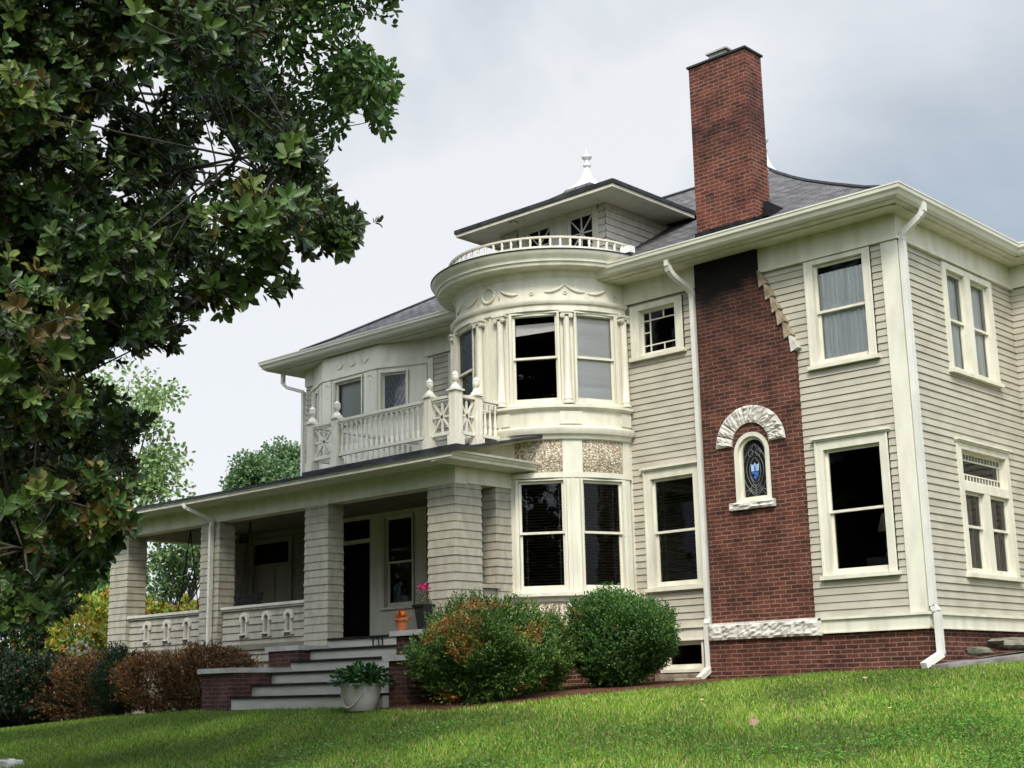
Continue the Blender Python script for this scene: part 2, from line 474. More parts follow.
class MB:
    """collects faces in world space, builds ONE mesh object"""
    def __init__(self):
        self.v = []
        self.f = []

    def add(self, vs, fs):
        b = len(self.v)
        self.v += [tuple(map(float, p)) for p in vs]
        self.f += [tuple(i + b for i in f) for f in fs]
        return self

    def quad(self, *p):
        return self.add(p, [tuple(range(len(p)))])

    def hexa(self, p):
        """8 points: bottom ring 0-3, top ring 4-7"""
        return self.add(p, [(3, 2, 1, 0), (4, 5, 6, 7), (0, 1, 5, 4), (1, 2, 6, 5), (2, 3, 7, 6), (3, 0, 4, 7)])

    def box(self, x0, x1, y0, y1, z0, z1):
        return self.hexa([(x0, y0, z0), (x1, y0, z0), (x1, y1, z0), (x0, y1, z0),
                          (x0, y0, z1), (x1, y0, z1), (x1, y1, z1), (x0, y1, z1)])

    def bar(self, a, b, w, h, up=(0, 0, 1)):
        a, b, up = np.array(a, float), np.array(b, float), np.array(up, float)
        d = b - a
        d /= np.linalg.norm(d)
        s = np.cross(d, up)
        if np.linalg.norm(s) < 1e-6:
            s = np.cross(d, (1, 0, 0))
        s /= np.linalg.norm(s)
        t = np.cross(s, d)
        s, t = s * w / 2, t * h / 2
        return self.hexa([a - s - t, a + s - t, b + s - t, b - s - t, a - s + t, a + s + t, b + s + t, b - s + t])

    def tube(self, pts, r, n=8, cap=True):
        pts = [np.array(p, float) for p in pts]
        rr = r if hasattr(r, '__len__') else [r] * len(pts)
        rings = []
        prev = None
        for i, p in enumerate(pts):
            d = pts[min(i + 1, len(pts) - 1)] - pts[max(i - 1, 0)]
            d = d / (np.linalg.norm(d) + 1e-9)
            if prev is None:
                u = np.cross(d, (0, 0, 1))
                if np.linalg.norm(u) < 1e-3:
                    u = np.cross(d, (1, 0, 0))
            else:
                u = prev - d * (prev @ d)
            u /= np.linalg.norm(u) + 1e-9
            prev = u
            w = np.cross(d, u)
            rings.append([p + rr[i] * (math.cos(2 * PI * k / n) * u + math.sin(2 * PI * k / n) * w) for k in range(n)])
        vs = [q for g in rings for q in g]
        fs = []
        for i in range(len(pts) - 1):
            for k in range(n):
                a, b = i * n + k, i * n + (k + 1) % n
                fs.append((a, b, b + n, a + n))
        if cap:
            fs.append(tuple(range(n))[::-1])
            fs.append(tuple(range((len(pts) - 1) * n, len(pts) * n)))
        return self.add(vs, fs)

    def rectpipe(self, pts, w, h):
        """rectangular downspout through points"""
        for a, b in zip(pts[:-1], pts[1:]):
            self.bar(a, b, w, h)
        return self

    def lathe(self, prof, c, n=12, phase=0.0):
        vs = []
        for r, z in prof:
            for k in range(n):
                a = 2 * PI * k / n + phase
                vs.append((c[0] + r * math.cos(a), c[1] + r * math.sin(a), c[2] + z))
        fs = []
        for i in range(len(prof) - 1):
            for k in range(n):
                a, b = i * n + k, i * n + (k + 1) % n
                fs.append((a, b, b + n, a + n))
        fs.append(tuple(range(n))[::-1])
        fs.append(tuple(range((len(prof) - 1) * n, len(prof) * n)))
        return self.add(vs, fs)

    def build(self, name, m, parent=None, smooth=False, sharp=None):
        me = bpy.data.meshes.new(name)
        me.from_pydata(self.v, [], self.f)
        me.update()
        uvl = me.uv_layers.new(name='UVMap')
        co = self.v
        for p in me.polygons:
            n = p.normal
            if abs(n.z) > 0.97:
                ux, vx = Vector((1, 0, 0)), Vector((0, 1, 0))
            else:
                ux = Vector((-n.y, n.x, 0)).normalized()
                vx = n.cross(ux)
            for li in p.loop_indices:
                q = Vector(co[me.loops[li].vertex_index])
                uvl.data[li].uv = (q.dot(ux), q.dot(vx))
            if smooth:
                p.use_smooth = True
        me.materials.append(M[m] if isinstance(m, str) else m)
        o = bpy.data.objects.new(name, me)
        if parent is not None:
            me.transform(Matrix.Translation(-Vector(wloc(parent))))    # collected in world space, stored relative to the thing
        link(o, parent)
        if sharp is not None:
            for p in me.polygons:
                p.use_smooth = True
            me.set_sharp_from_angle(angle=R(sharp))
        return o

    def build_each(self, name, m, parent=None, **kw):
        """every loose piece becomes an object of its own"""
        up = list(range(len(self.v)))

        def root(i):
            while up[i] != i:
                up[i] = up[up[i]]
                i = up[i]
            return i
        for f in self.f:
            r0 = root(f[0])
            for i in f[1:]:
                up[root(i)] = r0
        groups = {}
        for f in self.f:
            groups.setdefault(root(f[0]), []).append(f)
        res = []
        for g in groups.values():
            ids = sorted({i for f in g for i in f})
            mp_ = {j: k for k, j in enumerate(ids)}
            q = MB()
            q.v = [self.v[i] for i in ids]
            q.f = [tuple(mp_[i] for i in f) for f in g]
            res.append(q.build(name, m, parent, **kw))
        return res


# ------------------------------------------------------------ numpy leaf meshes
def raw_mesh(name, V, F, m, parent, pig=None, smooth=False):
    """V (n,3) F (m,k) constant k"""
    V = np.asarray(V, np.float32)
    F = np.asarray(F, np.int32)
    me = bpy.data.meshes.new(name)
    k = F.shape[1]
    if parent is not None:
        V = V - wloc(parent).astype(np.float32)
    me.vertices.add(len(V))
    me.vertices.foreach_set('co', V.ravel())
    me.loops.add(F.size)
    me.loops.foreach_set('vertex_index', F.ravel())
    me.polygons.add(len(F))
    me.polygons.foreach_set('loop_start', np.arange(0, F.size, k, dtype=np.int32))
    me.polygons.foreach_set('loop_total', np.full(len(F), k, np.int32))
    if smooth:
        me.polygons.foreach_set('use_smooth', np.ones(len(F), bool))
    if pig is not None:
        at = me.attributes.new('pigment', 'FLOAT_COLOR', 'POINT')
        c = np.ones((len(V), 4), np.float32)
        c[:, :3] = pig
        at.data.foreach_set('color', c.ravel())
    me.update()
    me.validate()
    me.materials.append(M[m])
    o = bpy.data.objects.new(name, me)
    return link(o, parent)


def unit(a):
    return a / (np.linalg.norm(a, axis=-1, keepdims=True) + 1e-9)


def rand_dir(n):
    return unit(rng.normal(size=(n, 3)))


def leaf_geo(P, D, H, Ln, W, droop=0.15, fold=0.18):
    """folded leaf: base, 2 left, tip, 2 right; D direction, H rough upper side"""
    n = len(P)
    D = unit(D)
    Sx = unit(np.cross(D, H))
    Nn = np.cross(Sx, D)
    Ln = np.asarray(Ln).reshape(-1, 1) * np.ones((n, 1))
    W = np.asarray(W).reshape(-1, 1) * np.ones((n, 1))
    b = P
    m1 = P + D * Ln * 0.40
    m2 = P + D * Ln * 0.78 - Nn * Ln * droop * 0.4
    t = P + D * Ln - Nn * Ln * droop
    up = Nn * W * fold
    l1, r1 = m1 - Sx * W * 0.5 + up, m1 + Sx * W * 0.5 + up
    l2, r2 = m2 - Sx * W * 0.47 + up, m2 + Sx * W * 0.47 + up
    V = np.stack([b, l1, l2, t, r2, r1], 1).reshape(-1, 3)
    i = np.arange(n)[:, None] * 6
    F = np.concatenate([i + np.array([[0, 3, 2, 1]]), i + np.array([[0, 5, 4, 3]])], 1).reshape(-1, 4)
    return V, F


def rosettes(P, A, nl, Ln, cols, spread=(0.6, 1.25), wr=0.42, mixs=None):
    """leaf whorls at P around axis A. cols (n,3) pigment per whorl"""
    n = len(P)
    A = unit(A)
    ref = rand_dir(n)
    X = unit(np.cross(A, ref))
    Y = np.cross(A, X)
    PV, PF, PC = [], [], []
    for k in range(nl):
        th = 2 * PI * k * 0.382 + rng.uniform(-0.3, 0.3, n)
        sp = rng.uniform(*spread, n)
        if k < 2:
            sp *= 0.5
        c, s = np.cos(th)[:, None], np.sin(th)[:, None]
        rad = X * c + Y * s
        D = A * np.cos(sp)[:, None] + rad * np.sin(sp)[:, None]
        H = A * np.sin(sp)[:, None] - rad * np.cos(sp)[:, None]
        H = -H if False else (A * 1.0 - rad * 0.2)
        l = Ln * rng.uniform(0.7, 1.1, n)
        V, F = leaf_geo(P + D * 0.01 - A * (k * 0.008), D, H, l, l * wr * rng.uniform(.8, 1.2, n))
        PF.append(F + sum(len(q) for q in PV))
        PV.append(V)
        col = cols * rng.uniform(0.75, 1.25, (n, 1))
        PC.append(np.repeat(col, 6, 0))
    return np.concatenate(PV), np.concatenate(PF), np.concatenate(PC)


def single_leaves(P, D, H, Ln, W, cols, droop=0.1, fold=0.15):
    V, F = leaf_geo(P, D, H, Ln, W, droop, fold)
    return V, F, np.repeat(cols, 6, 0)


def pick(cols, w, n):
    c = np.array(cols, float)
    w = np.array(w, float)
    return c[rng.choice(len(c), n, p=w / w.sum())]


def value_noise(P, s, seed=0):
    r = np.random.default_rng(seed)
    v = np.zeros(len(P))
    for k in range(6):
        d = r.normal(size=3)
        d /= np.linalg.norm(d)
        v += np.sin(P @ d * s * r.uniform(0.6, 1.8) + r.uniform(0, 6.28))
    return v / 6 ** 0.5


# ------------------------------------------------------------ terrain
GC = np.array([(0, 0, 1.82), (-3.6, 0, 1.74), (-1.8, 0, 1.79), (-5.1, -3, 1.60), (-9.6, -5, 1.43), (-6, -5, 1.45), (-13.7, -5, 1.31),
               (-17.4, -5, 1.15), (3, 4, 2.02), (9.4, -18.9, 0), (0, -16, 0.22), (-24, -6, 0.95), (-8, -9.6, 0.80), (1, -6, 1.2),
               (14, -8, 1.05), (10, 6, 2.1), (0, 14, 1.95), (-16, 14, 1.5), (-30, 12, 1.1), (-20, -20, 0.0), (25, -25, -0.2),
               (2.5, 0.5, 1.84), (1.2, 2.6, 1.95)], float)


def _tps(d):
    return np.where(d > 1e-9, d * d * np.log(d + 1e-12), 0)


_n = len(GC)
_K = _tps(np.linalg.norm(GC[:, None, :2] - GC[None, :, :2], axis=2)) + np.eye(_n) * 0.02
_P = np.c_[np.ones(_n), GC[:, :2]]
_sol = np.linalg.solve(np.block([[_K, _P], [_P.T, np.zeros((3, 3))]]), np.r_[GC[:, 2], np.zeros(3)])


def ground(x, y):
    x, y = np.atleast_1d(np.asarray(x, float)), np.atleast_1d(np.asarray(y, float))
    q = np.stack([x.ravel(), y.ravel()], 1)
    z = np.empty(len(q))
    for i in range(0, len(q), 20000):
        c = q[i:i + 20000]
        z[i:i + 20000] = _tps(np.linalg.norm(c[:, None] - GC[None, :, :2], axis=2)) @ _sol[:_n] + _sol[_n] + c @ _sol[_n + 1:]
    r = np.hypot(q[:, 0] + 3, q[:, 1] + 6)
    f = np.clip((r - 24) / 25, 0, 1)
    f = f * f * (3 - 2 * f)
    z = z * (1 - f) + f * (0.9 + 0.02 * np.sin(q[:, 0] * .05) * 10)
    return z.reshape(x.shape)


def gz(x, y):
    return float(ground(x, y)[0])


def build_lawn():
    ax = np.r_[-900, -400, -200, -100, -60, np.arange(-45, 45, 0.75), 60, 100, 200, 400, 900]
    X, Y = np.meshgrid(ax, ax, indexing='ij')
    Z = ground(X, Y)
    n = len(ax)
    V = np.stack([X, Y, Z], 2).reshape(-1, 3)
    i = np.arange(n - 1)
    I, J = np.meshgrid(i, i, indexing='ij')
    a = (I * n + J).ravel()
    F = np.stack([a, a + n, a + n + 1, a + 1], 1)
    o = raw_mesh('lawn', V, F, 'soil', None, smooth=True)
    o['kind'] = 'structure'


build_lawn()


# ============================================================ THE HOUSE
HOUSE = empty('house', (0, 0, 1.7), 'large two storey house with grey clapboards, round corner turret, red brick chimney and front porch', 'house')
FO, FU, FN = np.array((0., 0, 0)), np.array((1., 0, 0)), np.array((0., -1, 0))       # front wall
RO, RU, RN = np.array((0., 0, 0)), np.array((0., 1, 0)), np.array((1., 0, 0))        # right wall
TC = np.array((-7.0, 0.0))                                                           # turret axis
EXPO = 0.1125
Z3 = np.array((0, 0, 1.))


def lbox(mb, fr, u0, u1, d0, d1, z0, z1):
    O, U, Nn = fr
    p = lambda u, d, z: O + U * u + Nn * d + Z3 * z
    return mb.hexa([p(u0, d1, z0), p(u1, d1, z0), p(u1, d0, z0), p(u0, d0, z0),
                    p(u0, d1, z1), p(u1, d1, z1), p(u1, d0, z1), p(u0, d0, z1)])


def lp(fr, u, d, z):
    return fr[0] + fr[1] * u + fr[2] * d + Z3 * z


FF, FR = (FO, FU, FN), (RO, RU, RN)


def siding(mb, fr, u0, u1, z0, z1, holes=(), e=EXPO, lip=0.019, d=0.0):
    k, z = 0, z0
    r = random.Random(int(u0 * 100 + z0 * 10))
    while z < z1 - 0.01:
        zt = min(z + e, z1)
        iv = [(u0, u1)]
        for (a, b, c, f) in holes:
            if min(zt, f) - max(z, c) > 0.5 * (zt - z):
                nv = []
                for (p, q) in iv:
                    if a > p: nv.append((p, min(q, a)))
                    if b < q: nv.append((max(p, b), q))
                iv = [(p, q) for p, q in nv if q - p > 0.005]
        lo = lip * r.uniform(0.85, 1.15)
        for p, q in iv:
            # a board is butted somewhere along its length
            cuts = [p] + sorted(c for c in [r.uniform(p, q)] if q - p > 2.0 and 0.4 < c - p and q - c > 0.4) + [q]
            for c0, c1 in zip(cuts[:-1], cuts[1:]):
                g = 0.0015 if c1 < q else 0
                j = r.uniform(-0.0015, 0.0015)
                # face, shadow slot above it, underside lip
                sec = [(-.012, z), (lo + j, z), (.002, zt - .0045), (-.012, zt - .0045), (-.012, zt)]
                for (da, za), (db, zb_) in zip(sec[:-1], sec[1:]):
                    mb.quad(lp(fr, c0, d + da, za), lp(fr, c1 - g, d + da, za), lp(fr, c1 - g, d + db, zb_), lp(fr, c0, d + db, zb_))
        z = zt
        k += 1
    return mb


def sash_bars(mb, fr, u0, u1, z0, z1, d0, d1, st=0.045, bot=0.05, top=0.045, munt=()):
    lbox(mb, fr, u0, u0 + st, d0, d1, z0, z1)
    lbox(mb, fr, u1 - st, u1, d0, d1, z0, z1)
    lbox(mb, fr, u0 + st, u1 - st, d0, d1, z0, z0 + bot)
    lbox(mb, fr, u0 + st, u1 - st, d0, d1, z1 - top, z1)
    w, h = u1 - u0 - 2 * st, z1 - z0 - bot - top
    for kind, t, a, b in munt:      # kind v/h, position, from, to as fractions
        if kind == 'v':
            c = u0 + st + w * t
            lbox(mb, fr, c - 0.009, c + 0.009, d0 + 0.006, d1 - 0.004, z0 + bot + h * a, z0 + bot + h * b)
        else:
            c = z0 + bot + h * t
            lbox(mb, fr, u0 + st + w * a, u0 + st + w * b, d0 + 0.008, d1 - 0.006, c - 0.009, c + 0.009)
    return mb


def cloth(fr, u0, u1, d, z0, z1, waves, amp, seed=0, n=60):
    """hanging cloth with vertical folds"""
    r = random.Random(seed)
    ph = [r.uniform(0, 6.28) for _ in range(3)]
    mb = MB()
    ring0, ring1 = [], []
    for i in range(n + 1):
        t = i / n
        o = amp * (math.sin(2 * PI * waves * t + ph[0]) + 0.5 * math.sin(2 * PI * waves * 1.7 * t + ph[1]))
        ring0.append(lp(fr, u0 + (u1 - u0) * t, d + o, z0))
        ring1.append(lp(fr, u0 + (u1 - u0) * t, d + o * 0.6, z1))
    mb.add(ring0 + ring1, [(i, i + 1, n + 2 + i, n + 1 + i) for i in range(n)])
    return mb


def filling(win, fr, u0, u1, z0, z1, fill, seed=0):
    if fill == 'curtain':
        c = (u0 + u1) / 2
        cloth(fr, u0 - 0.02, c + 0.02, -0.135, z0 - 0.05, z1 - 0.12, 6, 0.016, seed).build('curtain', 'curtain', win, smooth=True)
        cloth(fr, c - 0.02, u1 + 0.02, -0.140, z0 - 0.05, z1 - 0.12, 6, 0.016, seed + 1).build('curtain', 'curtain', win, smooth=True)
    elif fill == 'drape':
        cloth(fr, u0 - 0.04, u0 + (u1 - u0) * 0.8, -0.135, z0 - 0.05, z1, 5, 0.014, seed).build('drape', 'drape', win, smooth=True)
    elif fill == 'sidecurtain':
        cloth(fr, u0 + (u1 - u0) * .30, u1 + 0.02, -0.135, z0 - 0.05, z1, 5, 0.014, seed).build('curtain', 'curtain', win, smooth=True)
    elif fill == 'blind':
        mb = MB()
        z = z0 + 0.02
        while z < z1:
            p = [lp(fr, u0 + 0.01, -0.19, z), lp(fr, u1 - 0.01, -0.19, z), lp(fr, u1 - 0.01, -0.155, z + 0.016), lp(fr, u0 + 0.01, -0.155, z + 0.016)]
            mb.quad(*p)
            z += 0.05
        mb.build('blind', 'blind', win)
        c = MB()
        for t in (0.14, 0.86):
            u = u0 + (u1 - u0) * t
            c.tube([lp(fr, u, -0.15, z0), lp(fr, u, -0.15, z1)], 0.003, 4)
        c.build('blind_cord', 'leadlight', win)
    elif fill == 'shade':
        mb = MB()
        n, z = 22, z1
        vs = []
        hh = (z1 - z0) / n
        for i in range(n + 1):
            o = -0.118 + (0.010 if i % 4 == 0 else (-0.004 if i % 4 == 2 else 0.006)) + 0.004 * math.sin(i * 2.3)
            vs += [lp(fr, u0 - 0.01, o, z1 - i * hh), lp(fr, (u0 + u1) / 2, o + 0.006 * math.sin(i), z1 - i * hh - 0.008), lp(fr, u1 + 0.01, o, z1 - i * hh)]
        mb.add(vs, [(3 * i + j, 3 * i + j + 1, 3 * i + j + 4, 3 * i + j + 3) for i in range(n) for j in (0, 1)])
        mb.build('roman_shade', 'shade', win)
    elif fill == 'halfshade':
        MB().quad(lp(fr, u0 - 0.01, -0.17, z1 - 0.34), lp(fr, u1 + 0.01, -0.17, z1 - 0.27), lp(fr, u1 + 0.01, -0.17, z1 - 0.12), lp(fr, u0 - 0.01, -0.17, z1 - 0.14)).build('roller_shade', 'shade', win)
    elif fill == 'greyshade':
        MB().quad(lp(fr, u0 - 0.01, -0.16, z0), lp(fr, u1 + 0.01, -0.16, z0), lp(fr, u1 + 0.01, -0.16, z1), lp(fr, u0 - 0.01, -0.16, z1)).build('roller_shade', 'greyshade', win)


def window(fr, u0, u1, z0, z1, meet=None, cas=0.14, head='cap', sillh=0.06, fill='dark', parent=None, munt=(), trim='trim', seed=0, name='window',
           casing=True, proud=0.045, deep=0.12):
    """outer casing rectangle; double-hung when meet is given"""
    parent = parent or HOUSE
    mb = MB()
    a, b = u0 + cas, u1 - cas
    zs, zt = z0 + sillh + 0.03, z1 - cas * (1.0 if head != 'none' else 0.55)
    if casing:
        lbox(mb, fr, u0, a, -0.01, proud, z0 + sillh, z1)
        lbox(mb, fr, b, u1, -0.01, proud, z0 + sillh, z1)
        lbox(mb, fr, a, b, -0.01, proud, zt, z1)
        # raised outer back-band
        for p, q in ((u0, u0 + 0.028), (u1 - 0.028, u1)):
            lbox(mb, fr, p - 0.003, q, -0.012, proud + 0.016, z0 + sillh, z1 - 0.003)
        if head == 'cap':
            lbox(mb, fr, u0 - 0.02, u1 + 0.02, -0.01, proud + 0.03, z1, z1 + 0.025)
            lbox(mb, fr, u0 - 0.045, u1 + 0.045, -0.01, proud + 0.06, z1 + 0.025, z1 + 0.06)
        lbox(mb, fr, u0 - 0.035, u1 + 0.035, -0.10, proud + 0.05, z0, z0 + sillh)
    # jamb liners
    lbox(mb, fr, a - 0.02, a, -deep, -0.01, zs - 0.03, zt + 0.02)
    lbox(mb, fr, b, b + 0.02, -deep, -0.01, zs - 0.03, zt + 0.02)
    lbox(mb, fr, a, b, -deep, -0.01, zt, zt + 0.02)
    lbox(mb, fr, a, b, -deep, -0.01, zs - 0.03, zs)
    w = mb.build(name, trim, parent)
    if meet:
        s = sash_bars(MB(), fr, a, b, meet - 0.02, zt, -0.065, -0.03, munt=munt, bot=0.04).build('sash', trim, w)
        MB().quad(lp(fr, a + .03, -0.048, meet), lp(fr, b - .03, -0.048, meet), lp(fr, b - .03, -0.048, zt - .02), lp(fr, a + .03, -0.048, zt - .02)).build('pane', 'glass', w)
        s = sash_bars(MB(), fr, a, b, zs, meet + 0.02, -0.105, -0.07, bot=0.075, top=0.04).build('sash', trim, w)
        MB().quad(lp(fr, a + .03, -0.088, zs + .03), lp(fr, b - .03, -0.088, zs + .03), lp(fr, b - .03, -0.088, meet), lp(fr, a + .03, -0.088, meet)).build('pane', 'glass', w)
    else:
        sash_bars(MB(), fr, a, b, zs, zt, -0.09, -0.05, munt=munt).build('sash', trim, w)
        MB().quad(lp(fr, a + .03, -0.07, zs + .02), lp(fr, b - .03, -0.07, zs + .02), lp(fr, b - .03, -0.07, zt - .02), lp(fr, a + .03, -0.07, zt - .02)).build('pane', 'glass', w)
    filling(w, fr, a, b, zs, zt, fill, seed)
    return w


# ---------------- main walls
XL, YB, YW = -14.15, 10.3, 4.1
ZW0, ZW1, ZS = 2.62, 8.26, 8.64         # top of water table, foot of frieze, soffit
W_UP = (-1.58, -0.42, 6.45, 8.22)
W_LO = (-1.61, -0.37, 3.18, 5.31)
W_MID = (-4.96, -3.80, 3.21, 5.25)
W_SM = (-5.10, -3.98, 7.21, 8.20)
W_BASE = (-4.72, -3.90, 1.88, 2.39)
hole = lambda w: (w[0] + 0.06, w[1] - 0.06, w[2] + 0.03, w[3] - 0.03)
siding(MB(), FF, -5.4, -3.65, ZW0, ZW1, [hole(W_MID), hole(W_SM)]).build('clapboard_wall', 'siding', HOUSE)
siding(MB(), FF, -2.45, 0.0, ZW0, ZW1, [hole(W_UP), hole(W_LO), (-2.46, -1.86, 0, 7.0)]).build('clapboard_wall', 'siding', HOUSE)
R_UP = (1.45, 3.25, 6.38, 8.20)
R_LO = (1.41, 3.26, 3.18, 5.27)
siding(MB(), FR, 0.0, YW, ZW0, ZW1, [hole(R_UP), hole(R_LO)]).build('clapboard_wall', 'siding', HOUSE)
FW = (np.array((0., YW, 0)), FU, FN)
siding(MB(), FW, 0.0, 6.0, ZW0, ZW1).build('clapboard_wall', 'siding', HOUSE)
# upper wall left of the turret, recessed wall beside the balcony door
siding(MB(), FF, XL, -13.9, 5.6, ZW1).build('clapboard_wall', 'siding', HOUSE)
siding(MB(), FF, -10.27, -8.6, 5.6, ZW1, [(-9.55, -8.9, 5.0, 7.95)]).build('clapboard_wall', 'siding', HOUSE)
# hidden sides that close the house
mb = MB()
mb.quad((XL, 0, 1), (XL, YB, 1), (XL, YB, 8.7), (XL, 0, 8.7))
mb.quad((XL, YB, 1), (6, YB, 1), (6, YB, 8.7), (XL, YB, 8.7))
mb.quad((6, YW, 1), (6, YB, 1), (6, YB, 8.7), (6, YW, 8.7))
mb.build('rear_wall', 'siding', HOUSE)
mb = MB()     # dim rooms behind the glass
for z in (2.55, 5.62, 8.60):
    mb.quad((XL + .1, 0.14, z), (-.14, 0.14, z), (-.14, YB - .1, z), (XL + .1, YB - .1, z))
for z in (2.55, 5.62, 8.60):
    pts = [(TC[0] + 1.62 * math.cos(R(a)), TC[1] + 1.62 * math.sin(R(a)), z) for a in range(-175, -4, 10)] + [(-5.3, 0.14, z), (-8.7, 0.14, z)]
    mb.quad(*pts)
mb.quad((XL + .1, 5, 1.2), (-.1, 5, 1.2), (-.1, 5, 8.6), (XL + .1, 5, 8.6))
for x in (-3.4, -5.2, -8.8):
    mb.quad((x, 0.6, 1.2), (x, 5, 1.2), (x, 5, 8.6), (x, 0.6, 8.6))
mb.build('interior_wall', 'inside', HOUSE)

# corner boards, frieze, water table, foundation
mb = MB()
lbox(mb, FF, -0.235, 0.035, 0.0, 0.04, ZW0, ZW1)
lbox(mb, FR, -0.037, 0.11, 0.0, 0.037, ZW0, ZW1)
lbox(mb, FF, -5.33, -5.22, 0.0, 0.035, ZW0, 7.21)
mb.build_each('corner_board', 'trim', HOUSE)
mb = MB()
lbox(mb, FF, -5.4, -3.66, 0.0, 0.05, ZW1, ZS)
lbox(mb, FF, -2.44, 0.05, 0.0, 0.05, ZW1, ZS)
lbox(mb, FF, -3.66, -2.44, 0.0, 0.03, ZW1 + .25, ZS)
lbox(mb, FR, -0.047, YW, 0.0, 0.047, ZW1, ZS)
lbox(mb, FW, 0.0, 6.0, 0.0, 0.05, ZW1, ZS)
lbox(mb, FF, XL, -8.6, 0.0, 0.05, ZW1, ZS)
for fr, a, b in ((FF, -2.44, 0.06), (FR, -0.06, YW)):
    lbox(mb, fr, a, b, 0.0, 0.075, ZW1 - 0.03, ZW1 + 0.02)
mb.build_each('frieze', 'trim', HOUSE)
mb = MB()
for fr, a, b in ((FF, -5.4, -3.67), (FF, -1.72, 0.05), (FR, -0.045, YW), (FW, 0.05, 6.0)):
    e_ = fr is FF and b > 0
    lbox(mb, fr, a, b, 0.0, 0.048, 2.405, 2.585)
    lbox(mb, fr, a - (0.033 if fr is FR else 0), b + (0.033 if e_ else 0), 0.0, 0.085, 2.586, 2.625)
    lbox(mb, fr, a - (0.016 if fr is FR else 0), b + (0.016 if e_ else 0), 0.0, 0.066, 2.385, 2.404)
mb.build_each('water_table', 'trim', HOUSE)
mb = MB()
mb.box(-5.5, -4.70, 0.0, 0.3, 1.0, 2.39)
mb.box(-4.70, -3.92, 0.0, 0.3, 1.0, 1.88)
mb.box(-3.92, -3.62, 0.0, 0.3, 1.0, 2.39)
mb.box(-1.76, 0.0, 0.0, 0.3, 1.0, 2.384)
mb.box(-0.3, -0.002, 0.301, YW, 1.0, 2.384)
mb.box(-0.3, 6.0, YW + .004, YW + .3, 1.0, 2.39)
mb.build_each('brick_foundation', 'brick', HOUSE)
window(FF, *W_BASE, cas=0.05, head='none', sillh=0.05, proud=0.02, name='basement_window')
MB().box(-4.85, -3.85, -0.10, 0.06, 1.70, 1.86).build('window_ledge', 'tanstone', HOUSE)

# ---------------- windows of the flat walls
window(FF, *W_UP, meet=7.37, head='none', fill='curtain', seed=3)
window(FF, *W_LO, meet=4.21, head='cap')
window(FF, *W_MID, meet=4.20, head='cap', fill='blind')
window(FF, *W_SM, cas=0.17, head='none', munt=(('v', 0.2, 0, 1), ('h', 0.17, 0, 1), ('h', 0.80, 0, 1), ('v', 0.62, 0, .17), ('v', 0.62, .80, 1), ('h', .5, 0, .2)))
# paired windows on the right wall share a mullion
def paired(zr, meet, transom):
    u0, u1, z0, z1 = zr
    mb = MB()
    fr, cas, proud = FR, 0.12, 0.045
    mid = (u0 + u1) / 2 - 0.02
    zt = z1 - 0.10
    for a, b in ((u0, u0 + cas), (mid - 0.10, mid + 0.10), (u1 - cas, u1)):
        top = (transom[0] - .14 if transom else zt) if abs(a - mid + .1) < 1e-6 else z1
        lbox(mb, fr, a, b, -0.12, proud - (.004 if abs(a - mid + .1) < 1e-6 else 0), z0 + .06, top)
    lbox(mb, fr, u0 + cas, u1 - cas, -0.12, proud, zt, z1)
    if transom:
        lbox(mb, fr, u0 + cas, u1 - cas, -0.12, proud, transom[0] - 0.14, transom[0])
        lbox(mb, fr, u0 - .02, u1 + .02, -.01, proud + .03, z1, z1 + .025)
        lbox(mb, fr, u0 - .045, u1 + .045, -.01, proud + .06, z1 + .025, z1 + .055)
    lbox(mb, fr, u0 - .035, u1 + .035, -.1, proud + .05, z0, z0 + .06)
    lbox(mb, fr, u0 + cas, u1 - cas, -0.12, -0.02, z0 + .06, z0 + .09)
    w = mb.build('window', 'trim', HOUSE)
    zt2 = transom[0] - 0.14 if transom else zt
    for a, b in ((u0 + cas, mid - 0.10), (mid + 0.10, u1 - cas)):
        sash_bars(MB(), fr, a, b, meet - .02, zt2, -.065, -.03, bot=.04).build('sash', 'trim', w)
        MB().quad(lp(fr, a + .03, -.048, meet), lp(fr, b - .03, -.048, meet), lp(fr, b - .03, -.048, zt2 - .02), lp(fr, a + .03, -.048, zt2 - .02)).build('pane', 'glass', w)
        sash_bars(MB(), fr, a, b, z0 + .09, meet + .02, -.105, -.07, bot=.075, top=.04).build('sash', 'trim', w)
        MB().quad(lp(fr, a + .03, -.088, z0 + .11), lp(fr, b - .03, -.088, z0 + .11), lp(fr, b - .03, -.088, meet), lp(fr, a + .03, -.088, meet)).build('pane', 'glass', w)
        if transom:
            filling(w, fr, a, b, z0 + .1, zt2, 'drape', seed=int(a * 10))
        else:
            filling(w, fr, a, b, z0 + .1, zt2, 'sidecurtain', seed=int(a * 10))
    if transom:
        a, b = u0 + cas, u1 - cas
        s = sash_bars(MB(), fr, a, b, transom[0], zt, -.10, -.06)
        h0, h1 = transom[0] + .05, zt - .045
        n = 14
        for k in range(1, n):
            u = a + .045 + (b - a - .09) * k / n
            lbox(s, fr, u - .008, u + .008, -.095, -.065, h0, h0 + .085)
            lbox(s, fr, u - .008, u + .008, -.095, -.065, h1 - .085, h1)
        lbox(s, fr, a + .045, b - .045, -.097, -.066, h0 + .085, h0 + .105)
        lbox(s, fr, a + .045, b - .045, -.097, -.066, h1 - .105, h1 - .085)
        lbox(s, fr, b - .12, b - .10, -.097, -.066, h0 + .1, h1 - .1)
        s.build('transom_sash', 'trim', w)
        MB().quad(lp(fr, a + .03, -.08, h0 - .02), lp(fr, b - .03, -.08, h0 - .02), lp(fr, b - .03, -.08, h1 + .02), lp(fr, a + .03, -.08, h1 + .02)).build('pane', 'glass', w)


